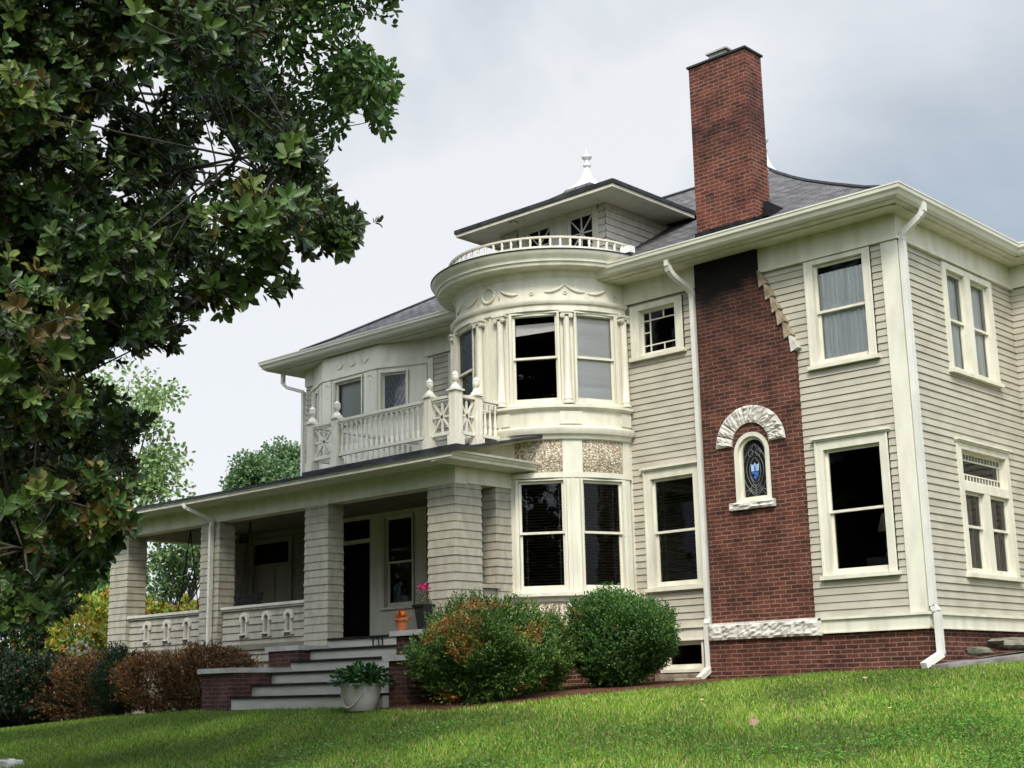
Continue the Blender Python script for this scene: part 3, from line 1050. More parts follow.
paired(R_UP, 7.30, None)
paired(R_LO, 3.98, (4.66,))

# ---------------- roof: hipped with a slight sweep at the eaves
OV_F, OV_R, OV_L = 0.65, 0.41, 0.68
ZE = 8.84
prof = [(0, ZE), (0.55, 9.08), (1.05, 9.34), (2.36, 10.10), (3.47, 10.76), (4.2, 11.22), (5.0, 11.75), (5.6, 12.18), (5.8, 12.32)]
x0, x1, yf, yb = XL - OV_L, OV_R, -OV_F, YB + .9
mb = MB()
prev = None
for t, z in prof:
    ring = [(x0 + t, yf + t, z), (x1 - t, yf + t, z), (x1 - t, yb - t, z), (x0 + t, yb - t, z)]
    if prev:
        for k in range(4):
            mb.quad(prev[k], prev[(k + 1) % 4], ring[(k + 1) % 4], ring[k])
    prev = ring
mb.quad(*prev)
roof = mb.build('roof', 'roof', HOUSE)
mb = MB()       # wing roof behind, its eave butts the main eave
mb.quad((-1.0, YW - .55, ZE + .02), (6.6, YW - .55, ZE + .02), (6.6, YB, ZE + .5), (-1.0, YB, ZE + .5))
mb.quad((6.6, YW - .55, ZE + .02), (6.6, YB, ZE + .02), (6.6, YB, ZE + .5))
mb.build('roof', 'roof', HOUSE)
mb = MB()       # hip and ridge caps
for a, b in ((0, 1), (3, 0)):
    pass
for sx, sg in ((x1, -1), (x0, 1)):
    mb.tube([(sx + sg * t, yf + t, z + .015) for t, z in prof[1:]], 0.035, 6)
mb.tube([(x0 + 5.8, yf + 5.8, 12.335), (x1 - 5.8, yf + 5.8, 12.335)], 0.04, 6)
mb.build('ridge_cap', 'roofdark', HOUSE)
# soffits
mb = MB()
mb.quad((x0 + .03, yf + .03, ZS), (x1 - .03, yf + .03, ZS), (x1 - .03, 0.1, ZS), (x0 + .03, 0.1, ZS))
mb.quad((-.1, 0.1, ZS), (x1 - .03, 0.1, ZS), (x1 - .03, YW + .1, ZS), (-.1, YW + .1, ZS))
mb.quad((x0 + .03, .1, ZS), (XL + .1, .1, ZS), (XL + .1, YB, ZS), (x0 + .03, YB, ZS))
mb.quad((0, YW - .52, ZS + .002), (6.5, YW - .52, ZS + .002), (6.5, YW + .1, ZS + .002), (0, YW + .1, ZS + .002))
for (xa, xb) in ((-5.3, x1 - .12), (x0 + .1, -8.7)):     # soffit bead
    mb.box(xa, xb, yf + .20, yf + .25, ZS - .02, ZS - .002)
mb.box(x1 - .18, x1 - .14, yf + .2, YW - .3, ZS - .02, ZS - .002)
mb.build('soffit', 'trim', HOUSE)


def gutter_run(pts, name='gutter', m='gutter'):
    """ogee gutter along a polyline at the eave, profile in (out, z)"""
    pr = [(-.10, ZE - .19), (-.02, ZE - .19), (.03, ZE - .15), (.055, ZE - .10), (.085, ZE - .07), (.09, ZE - .015), (.10, ZE - .012), (.10, ZE + .012), (.07, ZE + .012), (-.02, ZE + .012)]
    mb = MB()
    rings = []
    n = len(pts)
    for i, p in enumerate(pts):
        p = np.array(p, float)
        if i == 0: d0 = d1 = np.array(pts[1]) - p
        elif i == n - 1: d0 = d1 = p - np.array(pts[i - 1])
        else: d0, d1 = p - np.array(pts[i - 1]), np.array(pts[i + 1]) - p
        n0 = np.array((d0[1], -d0[0])) / np.linalg.norm(d0)
        n1 = np.array((d1[1], -d1[0])) / np.linalg.norm(d1)
        b = n0 + n1
        b = b / (b @ n0)
        rings.append([(p[0] + b[0] * o, p[1] + b[1] * o, z) for o, z in pr])
    k = len(pr)
    fs = [(i * k + j, i * k + j + 1, (i + 1) * k + j + 1, (i + 1) * k + j) for i in range(n - 1) for j in range(k - 1)]
    fs += [tuple(range(k))[::-1], tuple(range((n - 1) * k, n * k))]
    mb.add([q for r_ in rings for q in r_], fs)
    return mb.build(name, m, HOUSE)


gutter_run([(-5.42, yf), (x1, yf), (x1, YW - .50)])
gutter_run([(x0, YB), (x0, yf), (-8.45, yf)])
gutter_run([(x1 + .02, YW - .55), (6.6, YW - .55)])

# downspouts
sp = MB().rectpipe([(-3.84, -.60, 8.72), (-3.84, -.60, 8.56), (-3.835, -.57, 8.48), (-3.815, -.46, 8.40), (-3.765, -.20, 8.27), (-3.74, -.10, 8.19), (-3.735, -.075, 8.08), (-3.735, -.075, 5.0), (-3.735, -.075, 2.72), (-3.735, -.13, 2.62), (-3.735, -.13, 1.92), (-3.74, -.42, 1.76)], .105, .08)
sp.build('downspout', 'spout', HOUSE)
sp = MB().rectpipe([(x1 + .03, .10, 8.74), (x1 + .03, .10, 8.60), (x1 - .02, .09, 8.53), (.20, .05, 8.38), (.12, .035, 8.30), (.097, .035, 8.20), (.095, .035, 5.0), (.095, .035, 2.7), (.15, .035, 2.62), (.15, .035, 2.02), (.06, -.34, 1.86)], .105, .085)
sp.build('downspout', 'spout', HOUSE)
sp = MB().rectpipe([(-14.56, -.33, 8.66), (-14.56, -.33, 8.36), (-14.50, -.27, 8.28), (-14.19, -.05, 8.16), (-14.19, -.05, 6.0)], .085, .065)
sp.build('downspout', 'spout', HOUSE)

# ---------------- chimney
mb = MB()
yc = -0.10
for y, rev in ((yc, 0),):
    # lower shaft with the shoulder on the right: polygon in x,z
    pol = [(-3.66, 1.2), (-1.82, 1.2), (-1.82, 6.86), (-2.42, 8.26), (-2.42, 8.78), (-3.66, 8.78)]
    # leave the arched window opening
    cx, hw, zb_, zsp = -2.73, 0.335, 4.47, 5.30
    arch = [(cx - hw, zb_), (cx - hw, zsp)] + [(cx + hw * math.cos(a), zsp + hw * math.sin(a)) for a in np.linspace(PI, 0, 17)[1:-1]] + [(cx + hw, zsp), (cx + hw, zb_)]
    L_ = [(-3.66, 1.2), (-3.66, 8.78), (-2.42, 8.78), (-2.42, 8.26)]
    P3 = lambda q: (q[0], yc, q[1])
    mb.quad(*[P3(q) for q in [(-3.66, 1.2), (-1.82, 1.2), (-1.82, zb_), (cx + hw, zb_), (cx - hw, zb_), (-3.66, zb_)]])
    mb.quad(*[P3(q) for q in [(-3.66, zb_), (cx - hw, zb_), (cx - hw, zsp), (-3.66, zsp)]])
    mb.quad(*[P3(q) for q in [(cx + hw, zb_), (-1.82, zb_), (-1.82, zsp), (cx + hw, zsp)]])
    top = zsp + hw + .05
    ar = [(cx + hw * math.cos(a), zsp + hw * math.sin(a)) for a in np.linspace(PI, 0, 17)]
    for p, q in zip(ar[:-1], ar[1:]):
        mb.quad(P3(p), P3(q), P3((q[0], top)), P3((p[0], top)))
    mb.quad(*[P3(q) for q in [(-3.66, zsp), (cx - hw, zsp), (cx - hw, top), (-3.66, top)]])
    mb.quad(*[P3(q) for q in [(cx + hw, zsp), (-1.82, zsp), (-1.82, top), (cx + hw, top)]])
    mb.quad(*[P3(q) for q in [(-3.66, top), (-1.82, top), (-1.82, 6.86), (-2.42, 8.26), (-2.42, 8.78), (-3.66, 8.78)]])
    for p, q in zip(arch[:-1], arch[1:]):      # reveals
        mb.quad(P3(p), P3(q), (q[0], .12, q[1]), (p[0], .12, p[1]))
    for p, q in (((-3.66, 8.78), (-3.66, 1.2)), ((-1.82, 1.2), (-1.82, 6.86)), ((-1.82, 6.86), (-2.42, 8.26)), ((-2.42, 8.26), (-2.42, 8.78))):
        mb.quad(P3(p), P3(q), (q[0], .05, q[1]), (p[0], .05, p[1]))
mb.box(-3.72, -1.74, -0.16, 0.05, 1.0, 2.36)
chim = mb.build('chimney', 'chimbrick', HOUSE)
MB().box(-3.58, -2.42, -0.06, 0.44, 8.781, 12.22).build('stack', 'stackbrick', chim)
MB().box(-3.61, -2.39, -0.09, 0.47, 12.22, 12.255).build('chimney_cap', 'roofdark', chim)
mb = MB()
mb.box(-3.20, -2.85, 0.02, 0.34, 12.256, 12.38)
mb.box(-3.24, -2.81, -0.02, 0.38, 12.38, 12.41)
mb.build('flue', 'capstone', chim)
mb = MB()      # step flashing where the stack leaves the roof
mb.box(-3.60, -2.40, -0.10, -0.062, 8.9, 9.19)
mb.hexa([(-2.418, -.10, 9.0), (-2.385, -.10, 9.0), (-2.385, .46, 9.2), (-2.418, .46, 9.2), (-2.418, -.10, 9.17), (-2.385, -.10, 9.17), (-2.385, .46, 9.46), (-2.418, .46, 9.46)])
mb.box(-2.384, -2.30, .15, .70, 9.25, 9.50)
mb.build('flashing', 'tar', chim)


def rough_block(mb, P, nx, nz, amp, seed, thick):
    """P(u,v,d): maps 0..1 face coordinates and outward offset; rock-faced block"""
    r = np.random.default_rng(seed)
    g = r.uniform(0, 1, (nx + 1, nz + 1)) * amp
    for k in range(2):
        i, j = r.integers(1, max(2, nx)), r.integers(1, max(2, nz))
        g[i:i + 2, j:] += amp * .5
    g[0, :] *= .2; g[-1, :] *= .2; g[:, 0] *= .2; g[:, -1] *= .2
    vs = [P(i / nx, j / nz, thick + g[i, j]) for i in range(nx + 1) for j in range(nz + 1)]
    fs = [(i * (nz + 1) + j, (i + 1) * (nz + 1) + j, (i + 1) * (nz + 1) + j + 1, i * (nz + 1) + j + 1) for i in range(nx) for j in range(nz)]
    b = len(vs)
    bord = [(i, 0) for i in range(nx)] + [(nx, j) for j in range(nz)] + [(i, nz) for i in range(nx, 0, -1)] + [(0, j) for j in range(nz, 0, -1)]
    for (i, j) in bord:
        vs.append(P(i / nx, j / nz, -0.02))
    m_ = len(bord)
    for k in range(m_):
        a, c = bord[k], bord[(k + 1) % m_]
        fs.append((a[0] * (nz + 1) + a[1], b + k, b + (k + 1) % m_, c[0] * (nz + 1) + c[1]))
    mb.add(vs, fs)


mb = MB()
rough_block(mb, lambda u, v, d: (-3.66 + 1.98 * u, yc - d * (1 if v < .97 else .35), 2.36 + .255 * v), 40, 7, 0.036, 4, 0.11)
mb.box(-3.66, -1.68, yc - .10, yc, 2.58, 2.625)
mb.box(-1.83, -1.695, yc - .02, 0.0, 2.36, 2.61)
mb.build('base_stone', 'stone', chim)
mb = MB()       # rock-faced arch over the little window, voussoir by voussoir
nv = 9
for k in range(nv):
    a0, a1 = PI - PI * k / nv + .0, PI - PI * (k + 1) / nv + .02
    rough_block(mb, lambda u, v, d, a0=a0, a1=a1: (cx + (hw + .015 + .30 * v) * math.cos(a0 + (a1 - a0) * u), yc - d, zsp + .13 + (hw + .015 + .28 * v) * math.sin(a0 + (a1 - a0) * u)), 6, 7, 0.034, 20 + k, 0.03)
mb.build('stone_arch', 'stone', chim)
mb = MB()
rough_block(mb, lambda u, v, d: (-3.17 + .84 * u, yc - d, 4.39 + .12 * v), 14, 4, 0.04, 5, 0.06)
mb.build('stone_sill', 'stone', chim)
for k in range(6):      # shoulder stones stepping up the slope
    mb = MB()
    t0, t1 = k / 6, (k + .95) / 6
    pa = np.array((-1.78, 6.86)) + (np.array((-2.38, 8.26)) - np.array((-1.78, 6.86))) * t0
    pb = np.array((-1.78, 6.86)) + (np.array((-2.38, 8.26)) - np.array((-1.78, 6.86))) * min(t1, 1.02)
    o_ = np.array((.93, .38)) * .022
    i_ = -np.array((.93, .38)) * .06
    q = [pa + o_ + (.025, -.02), pb + o_ * .1, pb + i_ * .3, pa + i_ * 1.6 + (0, -.03)]
    mb.hexa([(p[0], yc - .03 - .01 * (k % 3), p[1]) for p in q] + [(p[0], .03, p[1]) for p in q])
    mb.build('shoulder_stone', 'tanstone' if k > 0 else 'stone', chim)

# arched stained glass window in the chimney
def arch_pts(w, zb, zs, n=16):
    return [(cx - w, zb), (cx - w, zs)] + [(cx + w * math.cos(a), zs + w * math.sin(a)) for a in np.linspace(PI, 0, n)[1:-1]] + [(cx + w, zs), (cx + w, zb)]


mb = MB()
for w0, w1, ya, yb_ in ((hw - .005, hw - .075, yc - .005, yc + .09), (hw - .075, hw - .12, yc + .05, yc + .12)):
    A_, B_ = arch_pts(w0, zb_ + .005, zsp), arch_pts(w1, zb_ + (hw - w1), zsp)
    n = len(A_)
    for i in range(n):
        j = (i + 1) % n
        a, b, c, d = A_[i], A_[j], B_[j], B_[i]
        mb.hexa([(a[0], ya, a[1]), (b[0], ya, b[1]), (c[0], ya, c[1]), (d[0], ya, d[1]), (a[0], yb_, a[1]), (b[0], yb_, b[1]), (c[0], yb_, c[1]), (d[0], yb_, d[1])])
aw = mb.build('arched_window', 'trim', chim)
gw, gy = hw - .12, yc + .09
gl_ = arch_pts(gw + .005, zb_ + .12, zsp)
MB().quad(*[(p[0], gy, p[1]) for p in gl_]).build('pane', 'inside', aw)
mb = MB()
def came(p, q=None, r_=.005):
    pts = [(cx + a, gy - .008, b) for a, b in p]
    mb.tube(pts, r_, 5)
zc = 5.02
for w, h in ((.185, .42), (.13, .30), (.085, .2)):
    came([(w * math.sin(t) * (1 - .25 * math.cos(2 * t)), zc + h * math.cos(t)) for t in np.linspace(0, 2 * PI, 25)])
for s_ in (-1, 1):
    came([(s_ * .20, 4.66), (s_ * .12, 4.74), (0, 4.62)])
    came([(s_ * .17, 4.62), (s_ * .03, 4.78), (s_ * .10, 4.92)])
    came([(s_ * .20, 5.25), (s_ * .07, 5.33), (0, 5.45)])
    came([(s_ * .05 + s_ * .05 * math.cos(t), 4.72 + .07 * math.sin(t)) for t in np.linspace(0, 2 * PI, 13)])
    came([(s_ * .07 + s_ * .045 * math.cos(t), 5.30 + .06 * math.sin(t)) for t in np.linspace(0, 2 * PI, 13)])
came([(0, 4.60), (0, 4.80)])
came([(-.21, 4.70), (.21, 4.70)])
mb.build('lead_came', 'leadlight', aw)
sh = lambda pts, m_, n_: MB().quad(*[(cx + a, gy - .012, b) for a, b in pts]).build(n_, m_, aw)
sh([(-.075, 5.06), (-.075, 5.12), (-.03, 5.10), (0, 5.14), (.03, 5.10), (.075, 5.12), (.075, 5.06), (.07, 5.0), (-.07, 5.0)], 'bluelt', 'crest')
sh([(-.07, 4.99), (.07, 4.99), (.055, 4.92), (0, 4.86), (-.055, 4.92)], 'bluedk', 'crest')
sh([(-.065, 4.955), (-.02, 4.965), (-.02, 4.90), (-.05, 4.92)], 'bluelt', 'crest')
MB().quad(*[(cx + a, gy - .016, b) for a, b in [(-.016, 5.02), (0, 4.99), (.016, 5.02), (.010, 5.08), (0, 5.11), (-.010, 5.08)]]).build('crest', 'bluedk', aw)

# ---------------- round corner turret
def tp(r, a, z):
    return (TC[0] + r * math.cos(R(a)), TC[1] + r * math.sin(R(a)), z)


def sweep(mb, prof, a0, a1, n=None, closed=False, caps=True):
    n = n or max(2, int(abs(a1 - a0) / 3))
    k = len(prof)
    vs = [tp(r, a0 + (a1 - a0) * i / n, z) for i in range(n + 1) for r, z in prof]
    kk = k if closed else k - 1
    fs = [(i * k + j, (i + 1) * k + j, (i + 1) * k + (j + 1) % k, i * k + (j + 1) % k) for i in range(n) for j in range(kk)]
    if closed and caps:
        fs += [tuple(range(k)), tuple(range(n * k, n * k + k))[::-1]]
    return mb.add(vs, fs)


def sbox(mb, r0, r1, a0, a1, z0, z1, n=None):
    return sweep(mb, [(r0, z0), (r1, z0), (r1, z1), (r0, z1)], a0, a1, n, closed=True)


def tframe(a, r):
    n_ = np.array((math.cos(R(a)), math.sin(R(a)), 0.))
    u_ = np.array((-math.sin(R(a)), math.cos(R(a)), 0.))
    return (np.array((TC[0], TC[1], 0.)) + n_ * r, u_, n_)


A0, A1 = -178, -2
RW = 1.75
tur = MB()
upw = [(-23.0, 10.9), (-58.4, 11.6), (-112, 11.6), (-157, 11.6)]
loww = [(-21.8, 11.2), (-57.0, 11.3)]
# lower storey
a = A0
for c, h in sorted(loww):
    sweep(tur, [(RW, 1.2), (RW, 5.92)], a, c - h - 1.5)
    sweep(tur, [(RW, 1.2), (RW, 3.24)], c - h - 1.5, c + h + 1.5, 8)
    sweep(tur, [(RW, 5.10), (RW, 5.92)], c - h - 1.5, c + h + 1.5, 8)
    a = c + h + 1.5
sweep(tur, [(RW, 1.2), (RW, 5.92)], a, A1)
a = A0
for c, h in sorted(upw):
    sweep(tur, [(RW + .01, 5.9), (RW + .01, 8.75)], a, c - h - 1)
    sweep(tur, [(RW + .01, 5.9), (RW + .01, 6.44)], c - h - 1, c + h + 1, 8)
    sweep(tur, [(RW + .01, 7.98), (RW + .01, 8.75)], c - h - 1, c + h + 1, 8)
    a = c + h + 1
sweep(tur, [(RW + .01, 5.9), (RW + .01, 8.75)], a, A1)
turret = tur.build('turret', 'trim', HOUSE, sharp=30)
mb = MB()      # brick base of the turret
sweep(mb, [(RW + .012, 1.0), (RW + .012, 2.38)], A0, A1)
mb.build('turret_foundation', 'brick', turret)
mb = MB()      # stringcourses and sills, each a run round the turret
sweep(mb, [(RW, 2.40), (RW + .05, 2.40), (RW + .05, 2.58), (RW + .085, 2.59), (RW + .085, 2.625), (RW, 2.63)], -75, A1)
sweep(mb, [(RW, 3.06), (RW + .05, 3.08), (RW + .06, 3.14), (RW + .14, 3.16), (RW + .14, 3.215), (RW, 3.225)], -75, A1)
sweep(mb, [(RW, 5.135), (RW + .05, 5.14), (RW + .05, 5.225), (RW, 5.23)], -77, A1)
sweep(mb, [(RW, 5.78), (RW + .07, 5.80), (RW + .09, 5.86), (RW + .13, 5.88), (RW + .16, 5.94), (RW + .16, 5.98), (RW + .12, 6.0), (RW + .07, 6.02), (RW + .07, 6.28), (RW + .10, 6.30), (RW + .15, 6.33), (RW + .15, 6.375), (RW, 6.40)], A0, A1)
sweep(mb, [(RW, 8.04), (RW + .06, 8.06), (RW + .06, 8.16), (RW + .09, 8.17), (RW + .11, 8.20), (RW + .11, 8.235), (RW + .04, 8.25)], A0, A1)
mb.build_each('stringcourse', 'trim', turret, sharp=35)
mb = MB()
sbox(mb, RW, RW + .095, -45.5, -33.5, 6.05, 6.27)
sbox(mb, RW, RW + .095, -9, -2, 6.05, 6.27)
sbox(mb, RW, RW + .095, -85, -73, 6.05, 6.27)
mb.build_each('sill_panel', 'trim', turret)
# pebble-dash panels with rails between
mb = MB()
for a, b, z0, z1 in ((-33.4, -7.6, 5.24, 5.80), (-75, -44.7, 5.24, 5.80), (-71, -45.5, 2.66, 3.05), (-33, -8, 2.66, 3.05)):
    sweep(mb, [(RW + .004, z0), (RW + .012, z0 + .01), (RW + .012, z1 - .01), (RW + .004, z1)], a, b)
mb.build_each('pebble_panel', 'pebble', turret, smooth=True)
mb = MB()
for a, b in ((-44.5, -33.6), (-7.4, -2)):
    sbox(mb, RW, RW + .03, a, b, 5.23, 5.80)
    sbox(mb, RW, RW + .03, a, b, 2.63, 3.06)
sbox(mb, RW, RW + .03, -77, -71.5, 2.63, 3.06)
mb.build_each('panel_stile', 'trim', turret)
mb = MB()     # flat casing fields between the lower windows
sbox(mb, RW, RW + .035, -44.4, -34.4, 3.22, 5.135)
sbox(mb, RW, RW + .05, -40.7, -38.4, 3.22, 5.13)
sbox(mb, RW, RW + .035, -76, -69.6, 3.22, 5.135)
sbox(mb, RW, RW + .035, -9.4, -3, 3.22, 5.135)
mb.build_each('casing_field', 'trim', turret)
for (c, h), fill in zip(loww, ('blind', 'blind')):
    w_ = 2 * RW * math.sin(R(h)) + .18
    window(tframe(c, RW * math.cos(R(h)) + .02), -w_ / 2, w_ / 2, 3.20, 5.12, meet=4.22, cas=.045, head='none', fill=fill, sillh=.04, proud=.03, parent=turret)
for i, (c, h) in enumerate(upw):
    w_ = 2 * RW * math.sin(R(h)) + .18
    window(tframe(c, RW * math.cos(R(h)) + .02), -w_ / 2, w_ / 2, 6.385, 8.04, meet=7.24, cas=.045, head='none', fill=('shade', 'halfshade', 'dark', 'dark')[i], sillh=.04, proud=.03, parent=turret)
# engaged ionic columns
for a in (-4.5, -40.5, -78.0, -93.0, -130.0):
    f = tframe(a, RW + .03)
    mb = MB()
    c = lp(f, 0, .035, 0)
    mb.lathe([(.095, 6.40), (.095, 6.44), (.075, 6.455), (.085, 6.48), (.068, 6.51), (.066, 7.0), (.058, 7.90), (.06, 7.93)], c, 14)
    for u in (-.075, .075):
        mb.tube([lp(f, u, -.02, 7.945), lp(f, u, .10, 7.945)], .042, 12)
        mb.tube([lp(f, u, .08, 7.945), lp(f, u, .112, 7.945)], .018, 8)
    lbox(mb, f, -.10, .10, -.03, .105, 7.965, 8.0)
    lbox(mb, f, -.13, .13, -.05, .12, 8.0, 8.04)
    mb.build('engaged_column', 'trim', turret, sharp=40)
mb = MB()     # panelled field left of the first window, flutes between the paired columns
for a in (-74.2, -82, -85.5, -89, -97):
    sbox(mb, RW, RW + .035, a - .7, a + .7, 6.40, 8.04)
for a in (-36, -45, -13 + 3.5):
    sbox(mb, RW, RW + .03, a - .6, a + .6, 6.40, 8.04)
mb.build_each('flat_moulding', 'trim', turret)
# frieze ornament: garlands, wreath, rosettes in low relief
def relief(pts, r_, name):
    MB().tube([tp(RW + .018, a, z) for a, z in pts], r_, 6).build(name, 'trim', turret, smooth=True)


def swag(a0, a1, z0, z1, sag):
    n = 14
    return [(a0 + (a1 - a0) * i / n, z0 + (z1 - z0) * i / n - sag * 4 * (i / n) * (1 - i / n)) for i in range(n + 1)]


for q in ((-52, -40.5, 8.40, 8.53, .045), (-40.5, -29, 8.53, 8.40, .045), (-79, -67.5, 8.52, 8.39, .045), (-107, -95, 8.38, 8.52, .045), (-27, -15, 8.38, 8.48, .04), (-125, -112, 8.4, 8.5, .04)):
    relief(swag(*q), [.012 + .020 * math.sin(PI * i / 14) * (1 + .3 * (-1) ** i) for i in range(15)], 'garland')
n = 24
relief([(-87 + 4.6 * math.cos(t), 8.46 + .13 * math.sin(t)) for t in np.linspace(0, 2 * PI, n)], [.022 + .009 * (i % 2) for i in range(n)], 'wreath')
for a in (-79.3, -95):
    relief([(a, 8.52), (a, 8.34)], .014, 'ribbon')
for a, z in ((-59.4, 8.38), (-21.8, 8.40), (-40.5, 8.38), (-9, 8.40), (-109.5, 8.42)):
    f = tframe(a, RW + .01)
    mb = MB()
    for k in range(6):
        t = k * PI / 3
        mb.lathe([(.005, -.015), (.02, 0), (.005, .015)], lp(f, .026 * math.cos(t), .008, z + .026 * math.sin(t)), 6)
    mb.build('rosette', 'trim', turret, smooth=True)
# cornice and flat roof
mb = MB()
sweep(mb, [(RW + .01, 8.66), (RW + .05, 8.70), (RW + .08, 8.76), (RW + .10, 8.775), (RW + .33, 8.79), (RW + .335, 8.81), (RW + .345, 8.845), (RW + .37, 8.855), (RW + .37, 8.885), (RW + .385, 8.91),
           (RW + .42, 8.95), (RW + .45, 9.0), (RW + .46, 9.03), (RW + .44, 9.035)], -180, 20, 90)
mb.build('turret_cornice', 'trim', turret, sharp=35)
mb = MB()
sweep(mb, [(RW + .47, 9.03), (RW + .475, 9.05), (RW + .3, 9.075), (0.02, 9.10)], -180, 30, 90)
mb.build('turret_roof', 'roofdark', turret, sharp=30)
rail = MB()
RB = RW + .11
sweep(rail, [(RB - .04, 9.10), (RB + .05, 9.10), (RB + .05, 9.19), (RB - .04, 9.20)], -185, 4, 80, closed=True)
sweep(rail, [(RB - .03, 9.345), (RB + .03, 9.342), (RB + .035, 9.375), (RB - .025, 9.385)], -185, 4, 80, closed=True)
rail = rail.build('roof_railing', 'railpaint', turret, sharp=35)
for i in range(35):
    a = -183 + i * 5.4
    MB().lathe([(.022, 9.19), (.03, 9.20), (.015, 9.22), (.024, 9.27), (.03, 9.285), (.016, 9.305), (.026, 9.335)], (TC[0] + RB * math.cos(R(a)), TC[1] + RB * math.sin(R(a)), 0), 8).build('baluster', 'railpaint', rail, smooth=True)

# ---------------- dormer on the front slope
DX0, DX1, DY, DZ = -8.45, -5.80, 0.25, 10.42
dm = MB()
fD = (np.array((0., DY, 0)), FU, FN)
siding(dm, fD, DX0, -8.0, 9.2, DZ, e=.135, lip=.024)
dmL = dm
dm = MB()
wd = [(-6.72, -6.10, 9.62, 10.33), (-7.80, -7.14, 9.62, 10.33)]
siding(dm, fD, -5.98, DX1, 9.2, DZ, e=.135, lip=.024)
fDR = (np.array((DX1, 0., 0)), RU, RN)
dorm = dm.build('dormer', 'dormershingle', HOUSE)
dmL.build('dormer_side', 'dormershingle', dorm)
dm = MB()
siding(dm, fDR, DY - .02, 3.2, 9.2, DZ, e=.135, lip=.022)
fDL = (np.array((DX0, 0., 0)), -RU, -RN)
dm.build('dormer_side', 'dormershingle', dorm)
siding(MB(), fDL, -3.2, -DY, 9.2, DZ, e=.135).build('dormer_side', 'dormershingle', dorm)
mb = MB()
for a, b in ((-7.14, -6.72), (-6.10, -5.98), (-7.95, -7.80)):
    lbox(mb, fD, a, b, -.02, .035, 9.2, DZ)
lbox(mb, fD, -7.95, -5.98, -.02, .039, 10.33, DZ)
lbox(mb, fD, -7.95, -5.98, -.02, .042, 9.2, 9.62)
mb.build_each('casing_field', 'trim', dorm)
for w in wd:
    a, b, z0, z1 = w
    mb = MB()
    sash_bars(mb, fD, a, b, z0, z1, -.05, -.01, st=.04, bot=.04, top=.04)
    c, m_, h, v = (a + b) / 2, (z0 + z1) / 2, (b - a) / 2 - .03, (z1 - z0) / 2 - .03
    for du, dz in ((h, v), (h, -v), (h, 0), (0, v)):
        mb.bar(lp(fD, c - du, -.03, m_ - dz), lp(fD, c + du, -.03, m_ + dz), .022, .02, up=(0, 1, 0))
    ww = mb.build('dormer_window', 'white', dorm)
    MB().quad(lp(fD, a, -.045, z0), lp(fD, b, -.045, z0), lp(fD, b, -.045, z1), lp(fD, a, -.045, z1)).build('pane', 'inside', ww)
# hipped dormer roof: eaves 4 sided, runs back into the main roof
ex0, ex1, ey0, ez = -9.08, -5.10, -.40, 10.385
ap = (-7.1, 1.35, 11.42)
bk = 3.6
mb = MB()
swp = []
for t, z in ((0, ez + .10), (.35, ez + .24), (.7, ez + .40), (1.2, ez + .68), (1.72, 11.40)):
    s_ = t / 1.75
    swp.append((ex0 + (ap[0] - ex0) * s_, ex1 + (ap[0] - ex1) * s_, ey0 + (ap[1] - ey0) * s_, z))
for p, q in zip(swp[:-1], swp[1:]):
    mb.quad((p[0], p[2], p[3]), (p[1], p[2], p[3]), (q[1], q[2], q[3]), (q[0], q[2], q[3]))
    mb.quad((p[1], p[2], p[3]), (p[1], bk, p[3]), (q[1], bk, q[3]), (q[1], q[2], q[3]))
    mb.quad((p[0], bk, p[3]), (p[0], p[2], p[3]), (q[0], q[2], q[3]), (q[0], bk, q[3]))
mb.build('dormer_roof', 'roof', dorm)
mb = MB()
mb.box(ex0 - .01, ex1 + .01, ey0 - .02, ey0 + .02, ez + .065, ez + .14)
mb.box(ex1 - .02, ex1 + .02, ey0 + .021, 2.35, ez + .065, ez + .14)
mb.box(ex0 - .02, ex0 + .02, ey0 + .021, 2.35, ez + .065, ez + .14)
for sg in (0, 1):
    mb.tube([(p[sg], p[2], p[3] + .01) for p in swp], .03, 6)
mb.build('drip_edge', 'roofdark', dorm)
mb = MB()
mb.quad((ex0 + .05, ey0 + .05, DZ), (ex1 - .05, ey0 + .05, DZ), (ex1 - .05, 2.1, DZ), (ex0 + .05, 2.1, DZ))
mb.box(ex0 + .01, ex1 - .01, ey0 + .005, ey0 + .05, DZ - .035, ez + .064)
mb.box(ex1 - .055, ex1 - .01, ey0 + .051, 2.1, DZ - .035, ez + .064)
mb.box(ex0 + .01, ex0 + .055, ey0 + .051, 2.1, DZ - .035, ez + .064)
mb.box(-7.75, -7.63, -.25, -.13, DZ - .05, DZ - .01)
mb.build('dormer_soffit', 'trim', dorm)


def finial(c, z, s=1.0):
    x, y = c
    mb = MB()
    pr = [(.43, 0), (.44, .03), (.30, .12), (.20, .22), (.13, .33), (.085, .46), (.065, .60), (.06, .66)]
    mb.lathe([(r * s * 1.2, h * s) for r, h in pr], (x, y, z), 4, phase=PI / 4)
    mb.lathe([(r * s, h * s) for r, h in [(.06, .62), (.095, .64), (.10, .67), (.065, .70), (.055, .74), (.06, .80), (.10, .83), (.125, .86), (.13, .89), (.07, .93), (.04, .96), (.014, .98), (.014, 1.06), (.005, 1.10)]], (x, y, z), 14)
    mb.build('roof_finial', 'whitemetal', HOUSE, sharp=35)


mb = MB()
mb.lathe([(.62, -.22), (.44, .0), (.3, .02)], (-7.1, 1.35, 11.30), 4, phase=PI / 4)
mb.build('finial_base', 'roof', HOUSE)
finial((-7.1, 1.35), 11.28, .80)
finial((x1 - 5.8, yf + 5.8), 12.05, 1.0)
MB().box(-5.02, -4.80, -.36, -.22, 9.1, 9.22).build('scupper', 'whitemetal', HOUSE)

